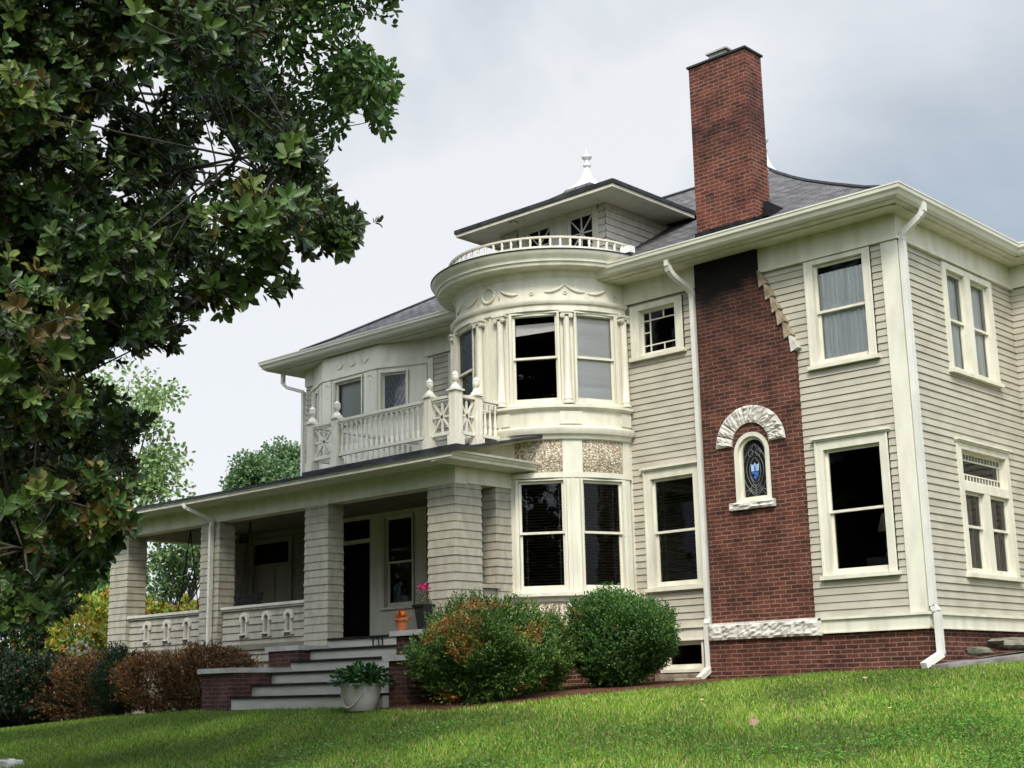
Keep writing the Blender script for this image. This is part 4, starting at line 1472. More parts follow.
# ---------------- bay on the upper floor, left
BP = [(-13.95, 0.0), (-13.05, -.45), (-11.28, -.45), (-10.28, 0.0)]
bay = MB()
def bframe(i):
    p, q = np.array(BP[i]), np.array(BP[i + 1])
    l = np.linalg.norm(q - p)
    u = (q - p) / l
    return (np.array((p[0], p[1], 0.)), np.array((u[0], u[1], 0.)), np.array((u[1], -u[0], 0.))), l
bw = {0: (.30, .70, 6.9, 8.02), 1: (.36, 1.30, 7.08, 8.07), 2: (.02, .66, 7.16, 8.04)}
for i in range(3):
    fr, l = bframe(i)
    a, b, z0, z1 = bw[i]
    for p in ((0, a, 5.5, ZS), (b, l, 5.5, ZS), (a, b, 5.5, z0), (a, b, z1, ZS)):
        bay.quad(lp(fr, p[0], 0, p[2]), lp(fr, p[1], 0, p[2]), lp(fr, p[1], 0, p[3]), lp(fr, p[0], 0, p[3]))
bay = bay.build('bay', 'trim', HOUSE)
mb = MB()
for i in range(3):
    fr, l = bframe(i)
    lbox(mb, fr, -.01, l + .01, 0, .035, 8.12, 8.19)
    a, b, z0, z1 = bw[i]
    for u0, u1 in ((.03, a - .06), (b + .06, l - .03)):
        if u1 - u0 > .1:
            lbox(mb, fr, u0, u1, 0, .025, 6.6, 8.10)
fr, l = bframe(1)
for cu in (.55, .95, 1.35):       # relief on the bay frieze and panels
    mb.tube([lp(fr, cu + .1 * math.cos(t), .012, 8.40 + .08 * math.sin(t)) for t in np.linspace(PI, 2 * PI, 9)], .013, 5)
for cu in (.19, 1.53):
    mb.tube([lp(fr, cu + .06 * math.cos(t), .03, 7.98 + .05 * math.sin(t)) for t in np.linspace(0, PI, 8)], .012, 5)
    for k in range(3):
        mb.tube([lp(fr, cu - .02, .03, 7.92 - .07 * k), lp(fr, cu + .02, .03, 7.88 - .07 * k)], .014, 5)
mb.build('relief_moulding', 'trim', bay)
for i in range(3):
    fr, l = bframe(i)
    a, b, z0, z1 = bw[i]
    w = window(fr, a, b, z0, z1, cas=.045, head='none', sillh=.03, proud=.02, parent=bay, fill='greyshade' if i == 1 else 'dark')
    if i == 2:
        mb = MB()
        MB().quad(lp(fr, a + .08, -.075, z0 + .08), lp(fr, b - .08, -.075, z0 + .08), lp(fr, b - .08, -.075, z1 - .07), lp(fr, a + .08, -.075, z1 - .07)).build('leaded_pane', 'leaded', w)
        ua, ub, za, zb2 = a + .09, b - .09, z0 + .09, z1 - .08
        nn = 5
        st = (ub - ua) / nn
        for k in range(-1, nn + 1):
            for s_ in (-1, 1):
                pts = []
                for j in range(17):
                    u = ua + st * (k + .5) + s_ * st * .5 * math.sin(j * PI / 4)
                    if ua <= u <= ub:
                        pts.append(lp(fr, u, -.066, za + (zb2 - za) * j / 16))
                if len(pts) > 2:
                    mb.tube(pts, .005, 4)
        mb.build('lead_came', 'lead', w)
# balcony door beside the bay
mb = MB()
lbox(mb, FF, -10.26, -10.12, 0, .04, 5.7, 8.2)
lbox(mb, FF, -9.68, -9.55, 0, .04, 5.7, 8.2)
lbox(mb, FF, -8.95, -8.80, 0, .04, 5.7, 8.2)
lbox(mb, FF, -9.55, -8.95, 0, .04, 7.95, 8.2)
dr = mb.build('balcony_door', 'trim', HOUSE)
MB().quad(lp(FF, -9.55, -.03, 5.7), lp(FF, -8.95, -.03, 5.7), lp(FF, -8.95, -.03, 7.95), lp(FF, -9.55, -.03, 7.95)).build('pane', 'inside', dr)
mb = MB()
lbox(mb, FF, -9.26, -9.24, -.03, 0, 5.8, 7.95)
lbox(mb, FF, -9.5, -9.0, -.03, 0, 6.6, 6.63)
mb.build('muntin', 'trim', dr)

# ---------------- front porch
PY, PX, PXL, ZF = -3.05, -6.50, -16.80, 2.62


def shingle_post(x0, x1, y0, y1, z0, z1, e=.137, lip=.015, name='porch_column'):
    mb = MB()
    z, k = z0, 0
    r = random.Random(int(x0 * 31 + y0 * 17))
    while z < z1 - .02:
        zt = min(z + e, z1)
        l = lip * r.uniform(.8, 1.2)
        b = [(x0 - l, y0 - l, z), (x1 + l, y0 - l, z), (x1 + l, y1 + l, z), (x0 - l, y1 + l, z)]
        t = [(x0, y0, zt), (x1, y0, zt), (x1, y1, zt), (x0, y1, zt)]
        ib = [(x0, y0, z), (x1, y0, z), (x1, y1, z), (x0, y1, z)]
        for i in range(4):
            j = (i + 1) % 4
            p, q = np.array(b[i]), np.array(b[j])
            pt, qt = np.array(t[i]), np.array(t[j])
            nsh = max(2, int(np.linalg.norm(q - p) / .2))
            cuts = [0] + sorted(min(.96, max(.04, (m + r.uniform(-.3, .3)) / nsh)) for m in range(1, nsh)) + [1]
            for c0, c1 in zip(cuts[:-1], cuts[1:]):
                g = .006 if c1 < 1 else 0
                mb.quad(p + (q - p) * c0, p + (q - p) * (c1 - g), pt + (qt - pt) * (c1 - g), pt + (qt - pt) * c0)
            mb.quad(b[i], b[j], ib[j], ib[i])
        z = zt
    core = .004
    mb.box(x0 + core, x1 - core, y0 + core, y1 - core, z0, z1)
    return mb.build(name, 'shingle', HOUSE)


shingle_post(-7.14, -6.52, PY, -2.44, ZF - .18, 5.0)
shingle_post(-10.34, -9.70, PY, -2.71, ZF - .30, 4.98)
shingle_post(-13.55, -12.95, PY, -2.70, ZF - .30, 4.96)
shingle_post(PXL, -16.14, PY, -2.62, ZF - .60, 4.96)
shingle_post(PXL, -16.14, -.35, .25, ZF - .6, 5.0)
shingle_post(-6.88, -6.52, -2.08, -1.68, ZF - .18, 5.0, name='pilaster')
mb = MB()       # low wall between corner column and pilaster
mb.box(-6.70, -6.54, -2.44, -2.08, ZF - .2, 3.30)
mb.box(-6.74, -6.48, -2.46, -2.06, 3.30, 3.36)
mb.build('low_wall', 'shingle', HOUSE)
# parapet walls with keyhole niches
for xa, xb, niches in ((-16.14, -13.55, (-14.05, -14.74, -15.45)), (-12.90, -10.34, (-10.87, -11.52, -12.20))):
    fr = (np.array((0., PY + .10, 0)), FU, FN)
    mb = siding(MB(), fr, xa, xb, 2.28, 3.27, [(c - .075, c + .075, 2.80, 3.16) for c in niches], e=.137, lip=.024)
    for c in niches:    # niche back and cheeks
        mb.quad(lp(fr, c - .1, -.10, 2.7), lp(fr, c + .1, -.10, 2.7), lp(fr, c + .1, -.10, 3.2), lp(fr, c - .1, -.10, 3.2))
    mb.quad((xa, PY + .32, 2.3), (xb, PY + .32, 2.3), (xb, PY + .32, 3.27), (xa, PY + .32, 3.27))
    wl = mb.build('parapet_wall', 'shingle', HOUSE)
    mb = MB()
    mb.box(xa, xb, PY + .02, PY + .36, 3.27, 3.32)
    mb.box(xa, xb, PY + .05, PY + .33, 3.235, 3.268)
    mb.build('coping', 'dormershingle', wl)
    for c in niches:
        mb = MB()
        # round arched hood, slim jambs, little sill on a foot
        for w0, w1, z0, z1 in ((.055, .085, 2.80, 3.06),):
            lbox(mb, fr, c - w1, c - w0, -.05, .055, z0, z1)
            lbox(mb, fr, c + w0, c + w1, -.05, .055, z0, z1)
        hood = [((.125, .065)[k], None) for k in (0, 1)]
        n = 10
        for i in range(n):
            a0, a1 = PI * i / n, PI * (i + 1) / n
            p = lambda r_, a, d: lp(fr, c + r_ * math.cos(a), d, 3.06 + r_ * math.sin(a))
            mb.hexa([p(.06, a0, -.05), p(.13, a0, -.05), p(.13, a1, -.05), p(.06, a1, -.05), p(.06, a0, .06), p(.13, a0, .06), p(.13, a1, .06), p(.06, a1, .06)])
        lbox(mb, fr, c - .13, c - .06, -.05, .06, 3.01, 3.06)
        lbox(mb, fr, c + .06, c + .13, -.05, .06, 3.01, 3.06)
        lbox(mb, fr, c - .12, c + .12, -.05, .085, 2.77, 2.80)
        lbox(mb, fr, c - .14, c - .09, -.0, .075, 2.73, 2.77)
        lbox(mb, fr, c + .09, c + .14, -.0, .075, 2.73, 2.77)
        mb.build('niche', 'dormershingle', wl)
# left end parapet, side skirts
mb = MB()
mb.box(PXL + .05, PXL + .35, -2.42, -.35, 1.4, 3.27)
mb.box(PXL, PXL + .40, -2.42, -.35, 3.27, 3.32)
mb.box(PXL + .1, -9.60, PY + .12, PY + .3, .9, 2.27)
mb.build('porch_skirt', 'shingle', HOUSE)
MB().box(-7.1, PX - .02, PY + .06, -1.2, 1.0, ZF - .19).build('porch_foundation', 'brick', HOUSE)
mb = MB()
mb.box(PXL + .1, PX - .05, PY + .05, -.02, ZF - .12, ZF - .02)
mb.box(PXL + .1, XL, -.02, 4.0, ZF - .12, ZF - .02)
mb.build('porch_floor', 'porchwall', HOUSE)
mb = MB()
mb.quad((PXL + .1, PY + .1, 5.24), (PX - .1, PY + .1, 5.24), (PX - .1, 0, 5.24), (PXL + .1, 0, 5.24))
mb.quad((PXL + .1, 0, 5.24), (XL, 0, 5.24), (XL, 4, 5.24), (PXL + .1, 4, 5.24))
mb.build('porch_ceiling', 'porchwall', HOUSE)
mb = MB()      # entablature
mb.box(PXL, PX, PY - .005, PY + .28, 4.97, 5.28)
mb.box(PX - .28, PX + .003, PY + .281, -1.62, 4.99, 5.278)
mb.box(PXL, PXL + .28, PY + .281, .3, 4.97, 5.28)
for z0, z1, o in ((5.0, 5.03, .012), (5.24, 5.285, .03)):
    mb.box(PXL, PX + o, PY - .005 - o, PY - .004, z0, z1)
mb.build_each('porch_beam', 'trim', HOUSE)
# roof of the porch: a shallow shed with its rake on the right
EY, EZ = PY - .56, 5.31
slope = .215
zr = lambda y: EZ + .10 + slope * (y - EY)
RXR = -5.95
mb = MB()
mb.quad((PXL - .15, EY - .06, zr(EY - .06)), (RXR, EY - .06, zr(EY - .06)), (RXR, -1.62, zr(-1.62)), (PXL - .15, -1.62, zr(-1.62)))
mb.quad((-6.6, -1.62, zr(-1.62)), (RXR, -1.62, zr(-1.62)), (RXR, -1.36, zr(-1.36)), (-6.6, -1.36, zr(-1.36)))
mb.quad((PXL - .15, -1.62, zr(-1.62)), (-7.2, -1.62, zr(-1.62)), (-7.2, 0, zr(-1.62)), (PXL - .15, 0, zr(-1.62)))
mb.quad((PXL - .15, 0, zr(-1.62)), (XL, 0, zr(-1.62)), (XL, 4.4, zr(-1.62)), (PXL - .15, 4.4, zr(-1.62)))
# slate edge
mb.hexa([(RXR - .04, EY - .06, zr(EY - .06) - .045), (RXR, EY - .06, zr(EY - .06) - .045), (RXR, -1.36, zr(-1.36) - .045), (RXR - .04, -1.36, zr(-1.36) - .045),
         (RXR - .04, EY - .06, zr(EY - .06) + .004), (RXR, EY - .06, zr(EY - .06) + .004), (RXR, -1.36, zr(-1.36) + .004), (RXR - .04, -1.36, zr(-1.36) + .004)])
mb.box(PXL - .15, RXR - .041, EY - .06, EY - .02, EZ + .045, EZ + .093)
mb.build('porch_roof', 'porchroof', HOUSE)
mb = MB()      # eave: soffit, fascia, small crown
mb.box(PXL - .12, PX + .02, EY, PY - .005, 5.285, 5.30)
mb.box(PXL - .12, RXR - .045, EY - .02, EY, 5.285, EZ + .085)
mb.box(PXL - .12, RXR - .045, EY - .045, EY - .021, 5.34, EZ + .06)
mb.build('porch_eave', 'trim', HOUSE)
mb = MB()      # boxed cornice return on the right, pediment board above
pr = [(.03, 5.275), (.10, 5.285), (.40, 5.30), (.41, 5.36), (.43, 5.37), (.45, 5.41), (.48, 5.43), (.49, 5.47), (.03, 5.48)]
pr = [(o, 5.25 + (z - 5.275) * .155 / .205) for o, z in pr]
ya, yb_ = EY + .0, -1.42
k = len(pr)
vs = [(PX + o, y, z) for y in (ya, yb_) for o, z in pr]
mb.add(vs, [(j, (j + 1) % k, k + (j + 1) % k, k + j) for j in range(k)] + [tuple(range(k)), tuple(range(k, 2 * k))[::-1]])
mb.quad((PX + .06, EY + .05, 5.39), (PX + .06, -1.40, 5.39), (PX + .06, -1.40, zr(-1.40) - .03), (PX + .06, EY + .05, zr(EY + .05) - .03))
mb.hexa([(PX + .06, EY, zr(EY) - .06), (RXR - .045, EY, zr(EY) - .06), (RXR - .045, -1.38, zr(-1.38) - .06), (PX + .06, -1.38, zr(-1.38) - .06),
         (PX + .06, EY, zr(EY) - .005), (RXR - .045, EY, zr(EY) - .005), (RXR - .045, -1.38, zr(-1.38) - .005), (PX + .06, -1.38, zr(-1.38) - .005)])
mb.box(PX - .2, PX + .05, -1.9, -1.60, 5.28, 5.85)
mb.build('cornice_return', 'trim', HOUSE)
sp = MB().rectpipe([(-13.35, EY - .02, 5.30), (-13.30, EY + .02, 5.22), (-13.12, PY - .05, 5.0), (-13.12, PY - .075, 4.9), (-13.12, PY - .075, 1.4)], .085, .065)
sp.build('downspout', 'spout', HOUSE)

# wall behind the porch
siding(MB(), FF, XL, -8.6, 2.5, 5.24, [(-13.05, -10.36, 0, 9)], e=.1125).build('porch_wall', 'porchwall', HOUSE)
mb = MB()
lbox(mb, FF, -13.05, -12.90, -.02, .03, 2.5, 5.24)
lbox(mb, FF, -12.02, -11.60, -.02, .03, 2.5, 5.24)
lbox(mb, FF, -10.75, -10.36, -.02, .03, 2.5, 5.24)
lbox(mb, FF, -12.90, -12.02, -.02, .03, 5.16, 5.24)
lbox(mb, FF, -11.60, -10.75, -.02, .03, 5.12, 5.24)
lbox(mb, FF, -11.60, -10.75, -.02, .03, 2.5, 3.30)
lbox(mb, FF, -12.92, -12.0, -.06, .05, 4.68, 4.76)
mb.build_each('entrance_surround', 'trim', HOUSE)
window(FF, -11.64, -10.70, 3.28, 5.16, meet=4.22, cas=.06, head='none', sillh=.04, proud=.05)
mb = MB()
lbox(mb, FF, -12.90, -12.02, -.10, -.06, 2.6, 4.68)
d = mb.build('front_door', 'dark', HOUSE)
mb = MB()
lbox(mb, FF, -12.92, -12.82, -.06, -.03, 2.6, 4.68)
lbox(mb, FF, -12.12, -12.02, -.06, -.03, 2.6, 4.68)
lbox(mb, FF, -12.82, -12.12, -.06, -.03, 4.56, 4.68)
lbox(mb, FF, -12.82, -12.12, -.06, -.03, 2.6, 2.85)
lbox(mb, FF, -12.82, -12.12, -.06, -.03, 3.45, 3.52)
mb.build('screen_frame', 'dark', d)
MB().quad(lp(FF, -12.9, -.07, 4.76), lp(FF, -12.02, -.07, 4.76), lp(FF, -12.02, -.07, 5.16), lp(FF, -12.9, -.07, 5.16)).build('transom_pane', 'dark', d)
# enclosed side room at the left end of the porch with its curtained window
fS = (np.array((0., .02, 0)), FU, FN)
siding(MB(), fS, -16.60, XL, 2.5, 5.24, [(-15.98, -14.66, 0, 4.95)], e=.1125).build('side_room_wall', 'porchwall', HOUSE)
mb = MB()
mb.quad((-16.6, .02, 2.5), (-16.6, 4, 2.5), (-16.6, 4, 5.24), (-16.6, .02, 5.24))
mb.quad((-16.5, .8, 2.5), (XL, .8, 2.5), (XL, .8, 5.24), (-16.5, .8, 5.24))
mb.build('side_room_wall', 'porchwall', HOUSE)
mb = MB()
lbox(mb, fS, -16.08, -15.96, -.05, .05, 2.5, 5.05)
lbox(mb, fS, -14.68, -14.56, -.05, .05, 2.5, 5.05)
lbox(mb, fS, -15.96, -14.68, -.05, .05, 4.95, 5.05)
lbox(mb, fS, -15.96, -14.68, -.05, .03, 4.46, 4.50)
sw = mb.build('window', 'porchwall', HOUSE)
MB().quad(lp(fS, -15.96, -.03, 4.5), lp(fS, -14.68, -.03, 4.5), lp(fS, -14.68, -.03, 4.95), lp(fS, -15.96, -.03, 4.95)).build('transom_pane', 'dark', sw)
mb = MB()
for a, b in ((-15.96, -15.26), (-15.23, -14.68)):
    mb.quad(lp(fS, a, -.04, 2.5), lp(fS, b, -.04, 2.5), lp(fS, b, -.04, 4.46), lp(fS, a, -.04, 4.46))
mb.build('shutter_panel', 'porchwall', sw)

# ---------------- steps, piers, house number
XS0, NST = -9.56, 6
rise = (ZF - .02 - 1.46) / NST
for k in range(NST):          # k = 0 is the top riser
    y = PY - .10 - .40 * k
    z1 = ZF - .02 - rise * k
    xr = -7.03 if k < 2 else -5.92
    st = MB().box(XS0, xr, y, y + .42, z1 - rise - .02, z1 - .037)
    st = st.build('step', 'riser', HOUSE)
    MB().box(XS0, xr, y - .028, y + (.42 if k else .2), z1 - .036, z1).build('tread', 'tread', st)
MB().box(-10.42, XS0, -5.12, -3.78, 1.0, 2.03).build('brick_pier', 'darkbrick', HOUSE)
pc = MB().box(-10.48, XS0 + .03, -5.18, -3.76, 2.03, 2.11).build('pier_cap', 'capstone', HOUSE)
MB().box(-10.40, XS0 - .003, -3.78, PY, 1.0, 2.40).build('brick_pier', 'darkbrick', HOUSE)
MB().box(-10.46, XS0 + .03, -3.82, PY + .05, 2.40, 2.48).build('pier_cap', 'capstone', HOUSE)
MB().box(-5.90, -5.52, -5.05, -3.92, 1.0, 2.10).build('brick_pier', 'darkbrick', HOUSE)
MB().box(-5.98, -5.46, -5.11, -3.90, 2.10, 2.18).build('pier_cap', 'capstone', HOUSE)
MB().box(-7.02, -6.30, -3.88, PY - .03, 1.0, 2.52).build('brick_pier', 'darkbrick', HOUSE)
MB().box(-7.12, -6.24, -3.94, PY - .03, 2.52, 2.60).build('pier_cap', 'capstone', HOUSE)
# 131 on the top riser
yn = PY - .10 - .012
hn = MB()
def digit1(x):
    hn.box(x - .013, x + .013, yn, yn + .012, 2.435, 2.555)
    hn.box(x - .036, x + .036, yn, yn + .012, 2.425, 2.4345)
    hn.hexa([(x - .04, yn, 2.522), (x - .0165, yn, 2.535), (x - .0165, yn + .012, 2.535), (x - .04, yn + .012, 2.522), (x - .04, yn, 2.534), (x - .0165, yn, 2.555), (x - .0165, yn + .012, 2.555), (x - .04, yn + .012, 2.534)])
def digit3(x):
    for zc_, r_ in ((2.521, .036), (2.456, .041)):
        pts = [(x + r_ * math.cos(t) * .9 - .004, yn + .006, zc_ + r_ * math.sin(t)) for t in np.linspace(R(150), R(-90) if zc_ > 2.5 else R(-150), 12)] if zc_ > 2.5 else [(x + r_ * math.cos(t) * .95 - .004, yn + .006, zc_ + r_ * math.sin(t)) for t in np.linspace(R(90), R(-155), 12)]
        hn.tube(pts, [.006 + .008 * math.sin(PI * i / 11) for i in range(12)], 6)
    hn.lathe([(.004, -.009), (.011, 0), (.004, .009)], (x - .036, yn + .006, 2.528), 8)
    hn.lathe([(.004, -.009), (.011, 0), (.004, .009)], (x - .036, yn + .006, 2.45), 8)
X131 = -8.27
digit1(X131 - .115); digit3(X131); digit1(X131 + .115)
hn.build('house_number', 'black', HOUSE)

# ---------------- balcony on the porch roof
BY, BX, BXL = -2.86, -6.66, -10.40
zb0, zbr, ztr = 5.64, 5.86, 6.50
MB().box(BXL - .12, BX + .12, BY - .14, -1.2, zr(BY) - .12, 5.63).build('balcony_deck', 'roofdark', HOUSE)
mb = MB()
mb.box(BXL, BX, BY - .05, BY + .05, ztr - .05, ztr)
mb.box(BXL, BX, BY - .03, BY + .03, ztr - .085, ztr - .051)
mb.box(BXL, BX, BY - .03, BY + .03, zbr - .03, zbr + .03)
mb.box(BX - .05, BX + .05, BY + .051, -1.70, ztr - .05, ztr)
mb.box(BX - .03, BX + .03, BY + .051, -1.70, zbr - .03, zbr + .03)
mb.box(BXL - .05, BXL + .05, BY + .051, -.2, ztr - .05, ztr)
mb.box(BXL - .03, BXL + .03, BY + .051, -.2, zbr - .03, zbr + .03)
balc = mb.build('balcony_railing', 'railpaint', HOUSE)
def post(x, y, h=ztr, w=.072):
    mb = MB()
    mb.box(x - w - .02, x + w + .02, y - w - .02, y + w + .02, zb0, zb0 + .16)
    mb.box(x - w, x + w, y - w, y + w, zb0 + .16, h + .02)
    for s_ in (-1, 1):       # sunk panels are framed by thin raised stiles
        for q in (-1, 1):
            mb.box(x + q * w * .62 - .018, x + q * w * .62 + .018, y + s_ * (w + .004) - .004, y + s_ * (w + .004) + .004, zb0 + .2, h - .06)
            mb.box(x + s_ * (w + .004) - .004, x + s_ * (w + .004) + .004, y + q * w * .62 - .018, y + q * w * .62 + .018, zb0 + .2, h - .06)
    mb.box(x - w - .03, x + w + .03, y - w - .03, y + w + .03, h + .02, h + .05)
    p = mb.build('balcony_post', 'railpaint', balc)
    MB().lathe([(.105, .05), (.10, .08), (.07, .10), (.06, .13), (.03, .15), (.026, .175), (.05, .195), (.062, .22), (.065, .26), (.06, .285), (.066, .29), (.066, .30), (.045, .325), (.028, .345), (.012, .36)], (x, y, h), 12).build('urn_finial', 'railpaint', balc, sharp=40)
post(BX, BY, ztr + .03, .082)
PX2, PX3, PX4, PY2 = -7.28, -9.70, BXL, -2.36
post(PX2, BY); post(PX3, BY); post(PX4, BY); post(BX, PY2)
def lattice(p, q):
    p, q = np.array(p), np.array(q)
    mb = MB()
    a, b, z0, z1 = p + (q - p) * .0, q, zbr + .03, ztr - .085
    m_ = (p + q) / 2
    P = lambda t, z: (p[0] + (q[0] - p[0]) * t, p[1] + (q[1] - p[1]) * t, z)
    side = (0, 1, 0) if abs(q[0] - p[0]) > abs(q[1] - p[1]) else (1, 0, 0)
    zm = (z0 + z1) / 2
    for i, (s, e) in enumerate((((0, z0), (1, z1)), ((0, z1), (1, z0)), ((0, zm), (1, zm)), ((.5, z0), (.5, z1)))):
        mb.bar(P(*s), P(*e), .034 - .001 * i, .028, up=side)
    mb.build('lattice_panel', 'railpaint', balc)
lattice((PX2 + .085, BY), (BX - .095, BY)); lattice((PX4 + .085, BY), (PX3 - .085, BY)); lattice((BX, BY + .095), (BX, PY2 - .085))
BPROF = [(.034, zbr + .03), (.034, zbr + .13), (.022, zbr + .15), (.030, zbr + .17), (.028, zbr + .20), (.018, zbr + .36), (.016, zbr + .42), (.026, zbr + .44), (.018, zbr + .455), (.030, zbr + .47), (.032, ztr - .085)]
nb = 17
for i in range(nb):
    x = PX3 + .085 + (PX2 - PX3 - .17) * (i + .5) / nb
    MB().lathe(BPROF, (x, BY, 0), 8).build('baluster', 'railpaint', balc, sharp=50)
for i in range(4):
    MB().lathe(BPROF, (BX, PY2 + .20 + i * .125, 0), 8).build('baluster', 'railpaint', balc, sharp=50)
for i in range(17):
    MB().lathe(BPROF, (BXL, BY + .22 + i * .14, 0), 8).build('baluster', 'railpaint', balc, sharp=50)

# ============================================================ POTS, SWING AND SMALL THINGS ABOUT THE PORCH
def plant_leaves(name, parent, c, r, n, Ln, cols, w, flat=.8, m='leaf', seed=0):
    d = rand_dir(n)
    d[:, 2] = np.abs(d[:, 2]) * flat
    P = np.array(c) + d * np.array(r) * rng.uniform(.35, 1.0, (n, 1))
    D = unit(d + rand_dir(n) * .6 + np.array((0, 0, -.1)))
    V, F, C = single_leaves(P, D, np.array((0, 0, 1.)) + rand_dir(n) * .3, rng.uniform(.6, 1.1, n) * Ln, rng.uniform(.8, 1.1, n) * Ln * w, pick(cols, [1] * len(cols), n) * rng.uniform(.7, 1.3, (n, 1)))
    return raw_mesh(name, V, F, m, parent, C)


bp = empty('bucket_planter', (-6.08, -5.42, gz(-6.08, -5.42)), 'pale bucket shaped pot of bushy green leaves in front of the steps', 'planter')
x, y, z = bp.location
pz = [(r_ * 1.1, h_ * 1.08) for r_, h_ in ((.17, 0.0), (.19, .02), (.235, .16), (.265, .30), (.272, .33), (.285, .335), (.285, .36), (.26, .36), (.25, .31), (.02, .30))]
MB().lathe(pz, (x, y, z), 28).build('pot', 'pot', bp, sharp=40)
rp = MB()
for s_ in (0,):
    pts = []
    for i in range(17):
        t = i / 16
        a = R(-150 + 120 * t)
        zz = .30 - .27 * math.sin(PI * t) ** .8 * (1 - .15 * t)
        rr = (.175 + .10 * min(1, zz / .31) ** .8 + .008) * 1.1
        pts.append((x + rr * math.cos(a), y + rr * math.sin(a), z + zz))
    rp.tube(pts, .012, 6)
rp.build('rope_relief', 'pot', bp, smooth=True)
plant_leaves('foliage', bp, (x, y, z + .38), (.44, .44, .34), 900, .10, [(.045, .11, .03), (.06, .15, .04), (.03, .08, .03)], .55)
MB().tube([(x, y, z + .3), (x, y, z + .5)], [.05, .03], 6).build('stem', 'bark', bp)

tpz = empty('terracotta_pot', (-7.04, -3.74, 2.60), 'small orange terracotta pot of orange flowers on the pier beside the steps', 'flower pot')
x, y, z = tpz.location
MB().lathe([(r_ * .86, h_ * .86) for r_, h_ in ((.075, 0), (.115, .18), (.115, .185), (.132, .186), (.135, .24), (.115, .24), (.11, .21), (.01, .20))], (x, y, z), 20).build('pot', 'terracotta', tpz, sharp=40)
plant_leaves('flowers', tpz, (x, y, z + .19), (.11, .11, .15), 60, .07, [(.75, .16, .02), (.8, .28, .03), (.5, .08, .02), (.12, .12, .03)], .7, m='petal')

bk_ = empty('tall_planter', (-6.98, -3.32, 2.60), 'tall black planter of pink flowers beside the front column', 'planter')
x, y, z = bk_.location
MB().lathe([(.09, 0), (.10, .01), (.15, .36), (.19, .40), (.20, .42), (.17, .43), (.14, .40), (.01, .39)], (x, y, z), 4, phase=PI / 4).build('pot', 'black', bk_)
plant_leaves('foliage', bk_, (x, y, z + .42), (.12, .12, .26), 90, .07, [(.10, .13, .05), (.20, .20, .12), (.30, .28, .2)], .4)
plant_leaves('flowers', bk_, (x, y, z + .66), (.11, .11, .12), 70, .05, [(.70, .03, .22), (.55, .02, .15), (.8, .12, .35)], .8, m='petal')

swg = empty('porch_swing', (-13.9, -1.35, 5.22), 'black slatted porch swing hanging on chains behind the left parapet', 'porch swing')
mb = MB()
sx0, sx1, sy, sz = -16.40, -14.25, -1.35, 3.22
for x_ in (sx0, sx1):
    for yy, zz in ((sy - .28, sz + .22), (sy + .24, sz + .26)):
        mb.tube([(x_, sy - .02, 5.22), (x_, yy, zz)], .012, 5)
mb.build_each('chain', 'black', swg)
mb = MB()
for k in range(6):
    mb.box(sx0, sx1, sy - .28 + k * .09, sy - .21 + k * .09, sz, sz + .02)
mb.build('seat', 'black', swg)
mb = MB()
for k in range(5):
    mb.box(sx0, sx1, sy + .24 + k * .02, sy + .26 + k * .02, sz + .08 + k * .1, sz + .15 + k * .1)
mb.build('backrest', 'black', swg)
for x_ in (sx0, sx1 - .05):
    mb = MB()
    mb.box(x_, x_ + .05, sy - .30, sy + .26, sz + .22, sz + .25)
    mb.box(x_, x_ + .05, sy - .30, sy - .26, sz, sz + .22)
    mb.box(x_, x_ + .05, sy - .25, sy + .26, sz + .10, sz + .13)
    mb.build('armrest', 'black', swg)

lm = empty('table_lamp', (-.78, .55, 2.55), 'dim pale lampshade on a lamp behind the lower right front window', 'lamp')
x, y, z = lm.location
MB().lathe([(.12, .95), (.09, .97), (.05, 1.05), (.07, 1.15), (.025, 1.28), (.02, 1.36)], (x, y, z), 12).build('base', 'bark', lm, smooth=True)
MB().lathe([(.17, 1.34), (.09, 1.62)], (x, y, z), 16).build('lamp_shade', 'drape', lm, smooth=True)
MB().box(x - .3, x + .3, y - .2, y + .2, z, z + .95).build('stand', 'black', lm)

# ---------------- ground dressing by the right wall
sl_ = MB()
pts = [(.06, -.25), (.42, -.32), (1.05, .9), (1.0, 3.7), (.06, 3.7)]
zs_ = [1.835, 1.835, 1.95, 2.16, 2.10]
sl_.add([(p[0], p[1], z - .10) for p, z in zip(pts, zs_)] + [(p[0], p[1], z + .035) for p, z in zip(pts, zs_)],
        [(4, 3, 2, 1, 0), (5, 6, 7, 8, 9)] + [(i, (i + 1) % 5, 5 + (i + 1) % 5, 5 + i) for i in range(5)])
o = sl_.build('concrete_slab', 'concrete')
tag(o, 'low sloping grey concrete slab along the foot of the right wall', 'slab')


def rock(name, c, r, m, seed, label, cat, group=None):
    rr = np.random.default_rng(seed)
    mb = MB()
    nu, nv_ = 10, 7
    vs = []
    for j in range(nv_ + 1):
        ph = PI * j / nv_
        for i in range(nu):
            t = 2 * PI * i / nu
            k = 1 + rr.uniform(-.16, .16)
            d = np.array((math.sin(ph) * math.cos(t), math.sin(ph) * math.sin(t), math.cos(ph)))
            d = np.sign(d) * np.abs(d) ** .7
            vs.append(np.array(c) + d * np.array(r) * k)
    fs = [(j * nu + i, j * nu + (i + 1) % nu, (j + 1) * nu + (i + 1) % nu, (j + 1) * nu + i) for j in range(nv_) for i in range(nu)]
    mb.add(vs, fs)
    o = mb.build(name, m, None, sharp=40)
    tag(o, label, cat, group)
    return o


